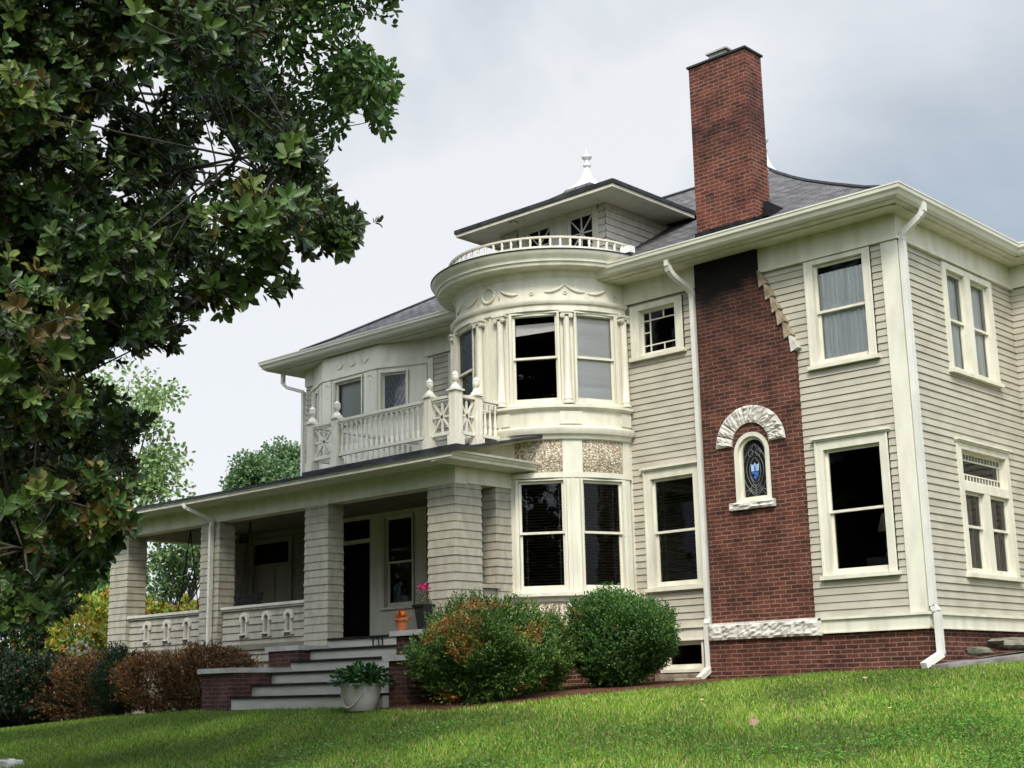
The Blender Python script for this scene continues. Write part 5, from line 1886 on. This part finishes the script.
rock('mossy_stone', (.50, 2.0, 2.17), (.28, .9, .09), 'mossy', 3, 'long flat mossy stone lying on the concrete slab by the right wall', 'stone')
rock('mossy_stone', (.30, .95, 2.06), (.14, .30, .06), 'mossy', 5, 'small mossy stone at the front end of the concrete slab', 'stone')
rock('pale_rock', (-8.22, -9.62, gz(-8.22, -9.62) + .02), (.22, .16, .09), 'stone', 9, 'pale rough rock in the grass at the bottom left corner', 'rock')
rock('splash_stone', (-3.95, -.50, gz(-3.95, -.5) + .02), (.25, .16, .05), 'tanstone', 12, 'tan flat stone under the foot of the downspout beside the chimney', 'stone')

# mulch bed under the shrubs
mb = MB()
ring = [(-7.3, -5.0), (-5.5, -5.35), (-4.5, -5.4), (-3.75, -4.3), (-3.55, -3.2), (-3.05, -2.65), (-2.85, -1.3), (-2.5, -.55), (-2.4, -.18), (-5.0, -.1), (-6.0, -1.9), (-6.6, -3.1), (-7.3, -3.6)]
cx_, cy_ = -5.0, -2.3
n_r = 8
vs = [(cx_, cy_, gz(cx_, cy_) + .03)]
for k in range(1, n_r + 1):
    for p in ring:
        a, b = cx_ + (p[0] - cx_) * k / n_r, cy_ + (p[1] - cy_) * k / n_r
        vs.append((a, b, gz(a, b) + (.03 if k < n_r else -.005)))
m_ = len(ring)
fs = [(0, 1 + i, 1 + (i + 1) % m_) for i in range(m_)]
for k in range(n_r - 1):
    fs += [(1 + k * m_ + i, 1 + (k + 1) * m_ + i, 1 + (k + 1) * m_ + (i + 1) % m_, 1 + k * m_ + (i + 1) % m_) for i in range(m_)]
o = mb.add(vs, fs).build('mulch_bed', 'mulch', None, smooth=True)
o['kind'] = 'structure'

# fallen leaves on the lawn
FL = [((1.06, -6.21), .13, 'large pinkish brown fallen leaf standing out on the lawn in front of the chimney'),
      ((.09, -2.07), .12, 'pale tan fallen leaf on the lawn near the right house corner'),
      ((-.91, -4.34), .11, 'pale tan fallen leaf on the lawn below the stone base of the chimney'),
      ((-1.22, -5.66), .08, 'dark curled fallen leaf on the lawn in front of the round shrub'),
      ((1.98, -5.0), .08, 'small tan fallen leaf on the lawn right of the large pinkish leaf'),
      ((-3.17, -7.81), .11, 'dark brown fallen leaf on the lawn in front of the bucket planter'),
      ((-4.27, -8.19), .07, 'small reddish fallen leaf on the lawn at lower left centre'),
      ((-8.09, -7.18), .10, 'dark fallen leaf in the shaded grass before the brown shrubs')]
M['darkleaf'] = noise_col('dark_dead_leaf', (0.05, 0.03, 0.02), (0.12, 0.07, 0.05), 20, 0.8, 0.2)
M['tanleaf'] = noise_col('tan_dead_leaf', (0.34, 0.24, 0.13), (0.46, 0.34, 0.20), 20, 0.8, 0.2)
for i, ((x, y), l, lab) in enumerate(FL):
    l *= (.9 if i == 0 else .62)
    z = gz(x, y) + (.055 if i == 0 else .035)
    a = random.Random(i).uniform(0, 6.28)
    to_c = np.array((CAM[0] - x, CAM[1] - y, 0)); to_c /= np.linalg.norm(to_c)
    D = np.array((math.cos(a), math.sin(a), .35))
    mb = MB()
    nn = 9
    prof_ = [0.02, .22, .36, .42, .43, .38, .28, .14, .01]
    up = unit(np.array([to_c[0] * (.9 if i == 0 else .25), to_c[1] * (.9 if i == 0 else .25), .75]))
    D = unit(D - up * (D @ up)); Sx = np.cross(D, up)
    c0 = np.array((x, y, z + .02))
    vs = []
    for k in range(nn):
        t = k / (nn - 1) - .5
        for s_ in (-1, 0, 1):
            vs.append(c0 + D * t * l + Sx * s_ * prof_[k] * l + up * (.10 * l * abs(s_) + .25 * l * t * t))
    mb.add(vs, [(3 * k + j, 3 * k + j + 1, 3 * k + j + 4, 3 * k + j + 3) for k in range(nn - 1) for j in (0, 1)])
    o = mb.build('fallen_leaf', ('deadleaf', 'tanleaf', 'tanleaf', 'darkleaf', 'tanleaf', 'darkleaf', 'deadleaf', 'darkleaf')[i], None, smooth=True)
    tag(o, lab, 'leaf', 'fallen leaves on the lawn')

# ============================================================ SHRUBS
def shrub(name, c, r, n, Ln, cols, w, label, cat, group=None, lean=(0, 0), patches=(), pcols=None, seed=1, narrow=.5, core=.55, flatbase=.15, lump=.16, upw=.3, tuft=0.0, shoot=.15, pw=2.3, taper=0.0):
    """dense shrub: leaves fill a lumpy crown from the ground up; patches = [(centre offset, radius)] of dry leaves"""
    x, y = c[0], c[1]
    root = empty(name, (x, y, gz(x, y) - .02), label, cat, group)
    z0 = root.location.z
    d = rand_dir(n)
    sup = (np.abs(d[:, 0]) ** pw + np.abs(d[:, 1]) ** pw + np.abs(d[:, 2]) ** pw) ** (-1 / pw)
    lumps = 1 + lump * value_noise(d, 4.5, seed) + lump * .5 * value_noise(d, 10, seed + 9)
    rad = .93 * sup * (core + (1 - core) * rng.uniform(0, 1, n) ** .45) * lumps * (1 + tuft * np.abs(value_noise(d, 25, seed + 4)))
    P = d * np.array(r) * rad[:, None]
    P[:, 2] += r[2]
    P[:, 2] = np.maximum(P[:, 2], .02 + .12 * rng.random(n))
    P += np.array((x, y, z0))
    D = unit(d + rand_dir(n) * .8 + np.array((0, 0, upw)))
    # outer shoots: a third of the leaves sit along short twigs that poke out of the crown
    ns = n // 2 // 14
    src = rng.integers(0, n, ns)
    ax = unit(d[src] + np.array((0, 0, .55 + upw)) + rand_dir(ns) * .45)
    base_ = np.array((x, y, z0)) + np.array((0, 0, r[2])) + d[src] * np.array(r) * (sup * lumps)[src][:, None] * .88
    base_[:, 2] = np.maximum(base_[:, 2], z0 + .08)
    ln = rng.uniform(.5, 1.3, ns) * shoot
    k_ = 14
    ii = np.repeat(np.arange(ns), k_)
    tt = np.tile(np.linspace(.05, 1, k_), ns)
    m2_ = ns * k_
    P[:m2_] = base_[ii] + ax[ii] * (tt * ln[ii])[:, None]
    D[:m2_] = unit(ax[ii] * .8 + rand_dir(m2_) * .8)
    f_ = 1 - taper * (1 - np.clip((P[:, 2] - z0) / r[2], 0, 1)) ** 1.3
    P[:, 0] = x + (P[:, 0] - x) * f_
    P[:, 1] = y + (P[:, 1] - y) * f_
    col = pick(cols, w, n) * rng.uniform(.75, 1.25, (n, 1))
    col *= (1 + .25 * value_noise(P, 3.0, seed + 2))[:, None]
    for (o, pr_) in patches:
        q = np.linalg.norm((P - np.array((x, y, z0)) - np.array(o)) / np.array(pr_), axis=1) + .30 * value_noise(P, 9, seed + 5)
        hit = (q < 1) & (rng.random(n) < .72)
        col[hit] = pick(pcols, [1] * len(pcols), hit.sum()) * rng.uniform(.7, 1.3, (hit.sum(), 1))
    V, F, C = single_leaves(P, D, rand_dir(n), rng.uniform(.6, 1.2, n) * Ln, rng.uniform(.7, 1.1, n) * Ln * narrow, np.clip(col, .004, 1))
    raw_mesh('foliage', V, F, 'leaf', root, C)
    mb = MB()
    rs = random.Random(seed)
    for k in range(7):
        a = rs.uniform(0, 6.28)
        q = (x + r[0] * .6 * math.cos(a), y + r[1] * .6 * math.sin(a), z0 + r[2] * rs.uniform(.7, 1.3))
        mb.tube([(x + .1 * math.cos(a), y + .1 * math.sin(a), z0 - .05), ((x + q[0]) / 2, (y + q[1]) / 2, (z0 + q[2]) / 2 + .1), q], [.03, .022, .01], 5)
    mb.build('stem', 'bark', root)
    return root


GRN = [(.06, .135, .026), (.095, .185, .034), (.17, .25, .045), (.035, .085, .022)]
def pv(a, b, z):
    """offset inside a shrub: along the lawn edge, out towards the lawn, up"""
    return (a * .735 + b * .68, a * .678 - b * .73, z)


DRY = [(.42, .16, .03), (.36, .20, .05), (.28, .10, .03), (.30, .22, .05), (.18, .15, .04)]
# directions: towards the viewer is roughly (+.55,-.83)
shrub('boxwood', (-4.62, -4.40), (.84, .85, .66), 85000, .044, GRN, [3, 3, 2, 2], 'big loose evergreen shrub with orange dried patches beside the porch steps', 'shrub', seed=3,
      patches=[(pv(-.28, .55, 1.13), (.24, .4, .17)), (pv(-.58, .45, .98), (.17, .4, .17)), (pv(-.02, .3, 1.36), (.42, .4, .09)), (pv(.62, .4, 1.02), (.12, .4, .24)), (pv(-.22, .75, .72), (.13, .3, .20)), (pv(.70, .6, .16), (.30, .4, .18)), (pv(-.62, .5, .10), (.25, .4, .10))], pcols=DRY, lump=.15, shoot=.24, pw=2.0, taper=.18)
shrub('boxwood', (-4.86, -3.05), (.56, .62, .58), 36000, .043, GRN + [(.16, .20, .03)], [2, 3, 3, 1, 1], 'yellowish green evergreen shrub squeezed between the orange patched shrub and the round shrub', 'shrub', seed=5,
      patches=[((.45, -.5, 1.0), (.2, .25, .3)), ((.4, -.6, .15), (.6, .5, .18))], pcols=DRY[1:], lump=.15, shoot=.22, taper=.25)
shrub('boxwood', (-4.14, -1.95), (.86, .85, .68), 75000, .043, [(.055, .135, .026), (.08, .175, .034), (.14, .235, .045), (.03, .085, .024)], [3, 3, 2, 2], 'round dark green evergreen shrub under the window left of the chimney', 'shrub', seed=8,
      patches=[((-.75, -.5, 1.15), (.25, .4, .3)), ((-.1, -.9, 1.1), (.12, .2, .12)), ((.6, -.7, .95), (.10, .2, .12))], pcols=[(.22, .16, .04), (.26, .20, .05), (.16, .15, .04)], lump=.12, shoot=.2, pw=2.1, taper=.36)
BRN = [(.28, .12, .04), (.37, .18, .065), (.16, .07, .028), (.06, .042, .02), (.045, .06, .02)]
HG = 'dried shrubs along the porch'
shrub('dried_shrub', (-11.35, -4.40), (1.0, .75, .51), 22000, .06, BRN, [2.2, 2, 3, 3, 2], 'orange brown dried shrub against the left stair pier', 'shrub', HG, seed=11, narrow=.32, upw=.8, tuft=.2, lump=.12)
shrub('dried_shrub', (-12.75, -4.5), (.92, .7, .53), 15000, .06, BRN, [2.2, 2, 3, 3, 2], 'orange brown dried shrub right of the small green conifer', 'shrub', HG, seed=12, narrow=.32, upw=.8, tuft=.2, lump=.14)
shrub('dried_shrub', (-14.7, -4.6), (1.15, .8, .57), 18000, .06, BRN, [2.2, 2, 3, 3, 2], 'orange brown dried shrub below the left end of the porch', 'shrub', HG, seed=13, narrow=.32, upw=.8, tuft=.2, lump=.14)
shrub('small_conifer', (-13.6, -4.75), (.34, .40, .64), 11000, .05, [(.02, .045, .02), (.03, .06, .025)], [1, 1], 'small dark green conifer between two dried brown shrubs', 'conifer', seed=14, narrow=.35, upw=1.0)
DGR = [(.016, .035, .014), (.025, .05, .018), (.012, .025, .012), (.10, .05, .02)]
DG = 'dark shrubs at the left edge'
shrub('dark_shrub', (-16.0, -4.9), (1.05, .9, .66), 18000, .075, DGR, [3, 3, 3, 1], 'dark green shrub left of the dried shrubs at the end of the porch', 'shrub', DG, seed=15, lump=.14)
shrub('dark_shrub', (-17.6, -5.2), (1.15, .9, .72), 18000, .085, DGR, [3, 3, 3, .8], 'dark green shrub under the magnolia near the left edge', 'shrub', DG, seed=16, lump=.16)
shrub('dark_shrub', (-19.6, -5.6), (1.4, .9, .85), 18000, .09, DGR, [3, 3, 3, .4], 'taller dark green shrub at the very left edge', 'shrub', DG, seed=19, lump=.16)
YEL = [(.34, .36, .04), (.40, .31, .04), (.17, .28, .04), (.48, .24, .05), (.22, .33, .05), (.36, .12, .04)]
shrub('golden_shrub', (-19.9, -1.4), (2.6, 1.5, 1.36), 12000, .15, YEL, [3, 2, 3, 1, 3, .7], 'yellow green shrub with coppery tips left of the end porch column', 'shrub', seed=17, narrow=.5, lump=.18)
shrub('golden_shrub', (-25.3, 5.0), (1.9, 1.6, 1.5), 6000, .17, YEL, [3, 3, 2, 1, 2, 1], 'golden shrub seen through the left opening of the porch', 'shrub', seed=18, narrow=.5, lump=.18)

shrub('dark_shrub', (-21.6, -2.9), (1.9, 1.3, 1.42), 14000, .12, DGR, [3, 3, 3, .2], 'broad dark shrub behind the golden shrub, seen low at the left edge', 'shrub', DG, seed=22, lump=.18)


# ============================================================ TREES
def inside(poly, x, y):
    p = np.array(poly, float)
    r = np.zeros(len(x), bool)
    j = len(p) - 1
    for i in range(len(p)):
        c = ((p[i, 1] > y) != (p[j, 1] > y)) & (x < (p[j, 0] - p[i, 0]) * (y - p[i, 1]) / (p[j, 1] - p[i, 1] + 1e-12) + p[i, 0])
        r ^= c
        j = i
    return r


def image_of(P):
    v = P - CAM
    z = v @ AZ
    return v @ AX / z * FPX + 512, v @ AY / z * FPX + 384


def limb(mb, a, b, r0, r1, sag=.12, seed=0, n=6):
    rr = np.random.default_rng(seed)
    a, b = np.array(a, float), np.array(b, float)
    l = np.linalg.norm(b - a)
    o = rr.normal(size=3) * l * .06
    pts = [a + (b - a) * t + (o + np.array((0, 0, l * sag))) * math.sin(PI * t) + rr.normal(size=3) * l * .012 * (0 < t < 1) for t in np.linspace(0, 1, n)]
    mb.tube(pts, list(np.linspace(r0, r1, n)), 7)
    return pts


def outline_tree(name, label, cat, base, fork, poly, drange, nclump, per, rad, leaf, cols, w, mode, m, bright=None, seed=1, extra=(), trunk_r=.32):
    """crown grown as branch-end clumps spread through a real depth range; poly bounds where the crown ends"""
    r = np.random.default_rng(seed)
    root = empty(name, (base[0], base[1], gz(*base) - .05), label, cat)
    z0 = root.location.z
    p = np.array(poly, float)
    cl = []
    while len(cl) < nclump:
        u, v = r.uniform(p[:, 0].min(), p[:, 0].max()), r.uniform(p[:, 1].min(), p[:, 1].max())
        if mode == 'whorl' and u > 120 and v > -60 and r.random() < .34:
            continue        # thinner towards the ends of the boughs
        if inside(poly, np.array([u]), np.array([v]))[0]:
            dp = r.uniform(*drange)
            q = sight(u, v, dp)
            if q[2] > gz(q[0], q[1]) + .3:
                cl.append(q)
    cl += [np.array(e, float) for e in extra]
    cl = np.array(cl)
    mb = MB()
    tips = limb(mb, (base[0], base[1], z0), fork, trunk_r, trunk_r * .62, 0, seed)
    tops = [np.array(fork)]
    f = np.array(fork)
    # main limbs to spread-out clumps, then each clump hangs on the nearest limb point
    far = [int(np.argmax(np.linalg.norm(cl - f, axis=1)))]
    for _ in range(15):
        dmin = np.min(np.linalg.norm(cl[:, None] - cl[far][None], axis=2), axis=1)
        far.append(int(np.argmax(dmin)))
    nodes = [np.array(t) for t in tips[(2 if mode == 'whorl' else -2):]]
    for k, i in enumerate(far):
        st = min(nodes, key=lambda q: np.linalg.norm(q - cl[i]) + .6 * np.linalg.norm(q - f))
        pts = limb(mb, st, cl[i], trunk_r * .085, .009, .06, seed + k)
        nodes += pts[1:]
    for k, c in enumerate(cl):
        st = min(nodes, key=lambda q: np.linalg.norm(q - c))
        if np.linalg.norm(st - c) > .05:
            limb(mb, st, c, .012, .006, .05, seed + 50 + k, 5)
    # leaves
    n = len(cl) * per
    idx = np.repeat(np.arange(len(cl)), per)
    rc = r.uniform(rad[0], rad[1], len(cl))
    d = rand_dir(n)
    rr = rng.uniform(0, 1, n) ** .5
    P = cl[idx] + d * (rc[idx] * rr)[:, None] * np.array((1, 1, .72))
    u, v = image_of(P)
    keep = inside(poly, u, v) | (rng.random(n) < (.012 if mode == 'whorl' else 0))
    P, d, idx = P[keep], d[keep], idx[keep]
    n = len(P)
    col = pick(cols, w, n)
    if mode == 'whorl':
        if bright is not None:      # young coppery-yellow flushes at the ends of some branches
            cb = r.random(len(cl)) < .21
            cb[len(cl) - len(extra):] = True
            hit = cb[idx] & (rng.random(n) < .6) | (rng.random(n) < .03)
            col[hit] = pick(bright, [1] * len(bright), hit.sum())
        ax_ = np.array((base[0], base[1], 0.))
        ow = P - ax_
        ow[:, 2] = 0
        A = unit(d * .55 + unit(ow) * .75 + np.array((0, 0, .30)) + rand_dir(n) * .45)
        V, F, C = rosettes(P, A, 9, leaf * rng.uniform(.65, 1.2, n), col, wr=.45)
        for i in range(0, n, 3):
            c = cl[idx[i]]
            mb.tube([c + (P[i] - c) * .15, (c + P[i]) / 2 + np.array((0, 0, -.03)), P[i]], [.009, .007, .005], 4, cap=False)
    else:
        D = unit(d + rand_dir(n) * .9 + np.array((0, 0, -.1)))
        V, F, C = single_leaves(P, D, rand_dir(n) + np.array((0, 0, .5)), leaf * rng.uniform(.6, 1.2, n), leaf * .5 * rng.uniform(.8, 1.2, n), col * rng.uniform(.7, 1.3, (n, 1)))
        for i in range(0, n, 40):
            c = cl[idx[i]]
            mb.tube([c, P[i]], [.008, .004], 4, cap=False)
    raw_mesh('crown', V, F, m, root, C)
    mb.build('trunk', 'bark', root, smooth=True)
    return root


MAG = [(.034, .064, .014), (.052, .092, .018), (.088, .138, .026), (.020, .040, .011)]
MAGB = [(.12, .155, .03), (.10, .15, .03), (.14, .12, .025), (.07, .13, .03), (.10, .075, .02)]
mag_poly = [(-330, -640), (80, -640), (180, -380), (275, -130), (285, -20), (268, 30), (262, 55), (285, 100), (312, 150), (335, 195), (362, 215), (356, 238), (340, 256), (318, 250), (300, 285), (272, 296), (258, 284), (240, 316), (222, 300), (196, 318),
            (170, 352), (148, 366), (128, 345), (104, 342), (92, 372), (112, 398), (150, 392), (148, 425), (128, 446), (138, 478), (126, 500), (134, 532), (108, 548), (100, 600), (72, 612), (30, 622), (-330, 640)]
tb = sight(-75, 700, 15.0)
outline_tree('magnolia_tree', 'large magnolia with big glossy dark leaves and coppery young growth at the left', 'tree', (tb[0], tb[1]), sight(-60, 250, 15.0), mag_poly, (11.5, 17.5),
             660, 48, (.32, .68), .132, MAG, [3, 3, 2, 2], 'whorl', 'magleaf', bright=MAGB, seed=24, extra=[sight(112, 512, 11.6), sight(88, 505, 11.8), sight(22, 310, 11.2), sight(14, 105, 11.2), sight(30, 405, 11.2), sight(58, 500, 11.3), sight(10, 330, 11.0)])
oak_poly = [(20, -520), (180, -520), (370, -200), (410, -60), (398, 5), (392, 26), (378, 22), (366, 8), (358, 40), (372, 55), (394, 62), (400, 88), (392, 108), (388, 140), (374, 128), (364, 100), (352, 112), (338, 146), (318, 160), (296, 168), (262, 150), (220, 120), (150, 60)]
ob = sight(-40, 690, 23.0)
outline_tree('oak_tree', 'taller tree with smaller mid green leaves reaching out above the magnolia', 'tree', (ob[0], ob[1]), sight(60, 80, 22.5), oak_poly, (20, 24.5),
             190, 320, (.5, 1.0), .15, [(.06, .13, .026), (.09, .17, .035), (.045, .095, .024), (.13, .19, .04)], [3, 3, 2, 1], 'single', 'leaf', seed=31, trunk_r=.36)


def far_tree(name, px, py, depth, rpx, n, leaf, cols, label, seed, squash=1.0, clumps=26, cr=.42):
    """whole tree standing far off: trunk from the ground, crown of clumps"""
    c = sight(px, py, depth)
    rr = rpx * depth / FPX
    root = empty(name, (c[0], c[1], gz(c[0], c[1]) - .05), label, 'tree', 'background trees behind the house')
    r = np.random.default_rng(seed)
    q = unit(r.normal(size=(clumps, 3))) * (r.uniform(.25, 1, (clumps, 1)) ** .5) * np.array((rr, rr, rr * squash)) * .8 + c
    idx = r.integers(0, clumps, n)
    d = rand_dir(n)
    P = q[idx] + d * (rng.uniform(0, 1, n) ** .5 * r.uniform(.6, 1.2, clumps)[idx] * rr * cr)[:, None] * np.array((1, 1, .7))
    ok = P[:, 2] > gz(c[0], c[1]) + .4
    P, d = P[ok], d[ok]
    n = len(P)
    V, F, C = single_leaves(P, unit(d + rand_dir(n)), rand_dir(n) + np.array((0, 0, .6)), leaf * rng.uniform(.6, 1.2, n), leaf * .6, pick(cols, [1] * len(cols), n) * rng.uniform(.7, 1.3, (n, 1)))
    raw_mesh('crown', V, F, 'leaf', root, C)
    mb = MB()
    b = (c[0], c[1], gz(c[0], c[1]) - .1)
    pts = limb(mb, b, c, .045 * rr + .1, .05, 0, seed)
    for k in range(clumps):
        limb(mb, pts[2 + k % 3], q[k], .06, .012, .04, seed + k, 5)
    mb.build('trunk', 'bark', root, smooth=True)


PALE = [(.20, .30, .10), (.26, .36, .13), (.16, .25, .08)]
MID = [(.05, .11, .035), (.07, .14, .045), (.04, .085, .03)]
far_tree('pale_tree', 120, 440, 52, 76, 5600, .20, PALE, 'wispy pale green tree behind the magnolia at left', 41, 1.6, 34, .36)
far_tree('pale_tree', 188, 560, 60, 58, 3800, .22, PALE + MID, 'thin pale green tree seen through the left porch opening and over the porch roof', 42, 1.3, 26, .34)
far_tree('soft_green_tree', 284, 494, 66, 62, 16000, .19, [(.11, .19, .075), (.15, .24, .095), (.085, .15, .06)], 'dense mid green tree rising behind the porch roof left of the balcony', 43, .85, 30, .30)
far_tree('dark_tree', 30, 540, 36, 90, 16000, .20, [(.025, .06, .02), (.04, .085, .03), (.06, .12, .04)], 'dark green tree behind the lowest magnolia branches', 44, .9, 30, .4)
far_tree('pale_tree', 118, 590, 44, 46, 5000, .17, [(.08, .18, .04), (.12, .24, .05)], 'fresh green tree just left of the end porch column', 45, 1.0, 20, .4)
# unseen trees across the street, added to dim the porch and darken window reflections
PVs, PFs, PCs, off = [], [], [], 0
wood = MB()
for k, (x, y, s_) in enumerate(((-30, -24, 6.5), (-20, -36, 7), (-6, -46, 7.5), (8, -52, 8), (22, -50, 8), (36, -42, 8), (47, -28, 8), (54, -10, 8))):
    n = 5200
    cc = np.array((x, y, 8.0))
    q = unit(rng.normal(size=(30, 3))) * rng.uniform(.3, 1, (30, 1)) ** .5 * np.array((s_, s_, 6.0)) * .85 + cc
    P = q[rng.integers(0, 30, n)] + rand_dir(n) * (rng.random(n) ** .5 * s_ * .4)[:, None]
    P[:, 2] = np.maximum(P[:, 2], 1.0 + rng.random(n))
    V, F, C = single_leaves(P, rand_dir(n), rand_dir(n), rng.uniform(.5, .9, n), .45, pick(MID, [1, 1, 1], n))
    PVs.append(V); PFs.append(F + off); PCs.append(C); off += len(V)
o = raw_mesh('added_street_trees', np.concatenate(PVs), np.concatenate(PFs), 'leaf', None, np.concatenate(PCs))
tag(o, 'row of unseen dark trees added across the street, mirrored in the window panes and dimming the porch', 'trees', kind='stuff')

# neighbour's house beyond the porch
c = sight(183, 640, 62)
nb_ = empty('neighbour_house', (c[0], c[1], gz(c[0], c[1])), 'grey roofed neighbouring house half hidden beyond the left end of the porch', 'house')
x, y, z = nb_.location
mb = MB().box(x - 6, x + 2.6, y - 4, y + 4, z - .5, z + 2.9)
mb.build('wall', 'farwall', nb_)
mb = MB()
mb.quad((x - 6.4, y - 4.5, z + 2.75), (x + 3.0, y - 4.5, z + 2.75), (x + 0.5, y, z + 5.2), (x - 4.5, y, z + 5.2))
mb.quad((x + 3.0, y - 4.5, z + 2.75), (x + 3.0, y + 4.5, z + 2.75), (x + 0.5, y, z + 5.2))
mb.quad((x + 3.0, y + 4.5, z + 2.75), (x - 6.4, y + 4.5, z + 2.75), (x - 4.5, y, z + 5.2), (x + 0.5, y, z + 5.2))
mb.quad((x - 6.4, y + 4.5, z + 2.75), (x - 6.4, y - 4.5, z + 2.75), (x - 4.5, y, z + 5.2))
mb.build('roof', 'farroof', nb_)
for wx in (-4.5, -1.5, 1.0):
    MB().box(x + wx, x + wx + .9, y - 4.03, y - 3.99, z + 1.0, z + 2.3).build('window', 'inside', nb_)


# ============================================================ GRASS
def grass():
    n = 420000
    # more blades near the viewer, thinner far off
    rad = 6.0 + 22 * rng.random(n) ** 0.85
    ang = R(-42.7) + rng.uniform(R(-31), R(31), n)
    X = CAM[0] + rad * np.sin(ang)
    Y = CAM[1] + rad * np.cos(ang)
    # keep out of the house, porch and beds
    bad = ((X < .02) & (X > -17) & (Y > -.12)) | ((Y > -5.05) & (X < -5.85) & (X > -10.4)) | ((Y > PY) & (X < PX)) | ((X > .02) & (X < 1.05) & (Y > -.2 + (X - .42) * 1.9) & (Y > -.28) & (Y < 3.7)) | ((X < 6) & (Y > 4.05))
    bed = inside(ring, X, Y)
    bad |= bed | ((X < -10.3) & (Y > -4.6))
    X, Y = X[~bad], Y[~bad]
    n = len(X)
    Z = ground(X, Y)
    P = np.stack([X, Y, Z], 1)
    pn = value_noise(P * np.array((1, 1, 0)), 1.1, 3)
    pn2 = value_noise(P * np.array((1, 1, 0)), 4.0, 8)
    H = rng.uniform(.025, .062, n) * (1 + .25 * pn2)
    W = rng.uniform(.0045, .0095, n) * (.7 + .05 * rad[~bad] if False else 1) * (1 + np.clip(np.hypot(X - CAM[0], Y - CAM[1]) - 10, 0, 12) * .06)
    lean = rand_dir(n) * rng.uniform(.2, .9, (n, 1))
    lean[:, 2] = 0
    tipv = P + (lean + np.array((0, 0, 1.))) * H[:, None]
    sd_ = rand_dir(n)
    sd_[:, 2] = 0
    sd_ = unit(sd_) * W[:, None]
    V = np.stack([P - sd_, P + sd_, tipv], 1).reshape(-1, 3)
    F = np.arange(3 * n).reshape(-1, 3)
    base = pick([(.15, .285, .030), (.20, .345, .042), (.09, .20, .024), (.29, .38, .08), (.42, .37, .16), (.30, .22, .10)], [4, 4, 4, 2.4, 1.0, .5], n)
    t = np.clip(.5 + .45 * pn + .3 * pn2, 0, 1)[:, None]
    col = base * (.65 + .6 * t) + np.array((.05, .025, .0)) * t * .7
    H *= (.6 + .7 * np.clip(.5 + .5 * value_noise(P * np.array((1, 1, 0)), 2.2, 12), 0, 1))
    o = raw_mesh('grass', V, F, 'grass', None, np.repeat(col, 3, 0))
    o['kind'] = 'stuff'
    # clover and broad weeds in patches
    k = 190
    cx_ = CAM[0] + 0 * rng.random(k)
    rr, aa = 7 + 11 * rng.random(k), R(-42.7) + rng.uniform(R(-24), R(24), k)
    cxs, cys = CAM[0] + rr * np.sin(aa), CAM[1] + rr * np.cos(aa)
    m_ = 130
    ix = np.repeat(np.arange(k), m_)
    X = cxs[ix] + rng.normal(size=k * m_) * rng.uniform(.12, .4, k)[ix]
    Y = cys[ix] + rng.normal(size=k * m_) * rng.uniform(.12, .4, k)[ix]
    ok = (Y < -6.3) | (X > 1.2)
    ok &= Y < -1
    X, Y = X[ok], Y[ok]
    n = len(X)
    P = np.stack([X, Y, ground(X, Y) + rng.uniform(.025, .06, n)], 1)
    D = rand_dir(n)
    D[:, 2] = .15
    V, F, C = single_leaves(P, D, np.array((0, 0, 1.)) + rand_dir(n) * .35, rng.uniform(.022, .04, n), rng.uniform(.02, .032, n), pick([(.11, .28, .035), (.16, .34, .045), (.08, .21, .03)], [1, 1, 1], n))
    o = raw_mesh('clover', V, F, 'grass', None, C)
    o['kind'] = 'stuff'


grass()
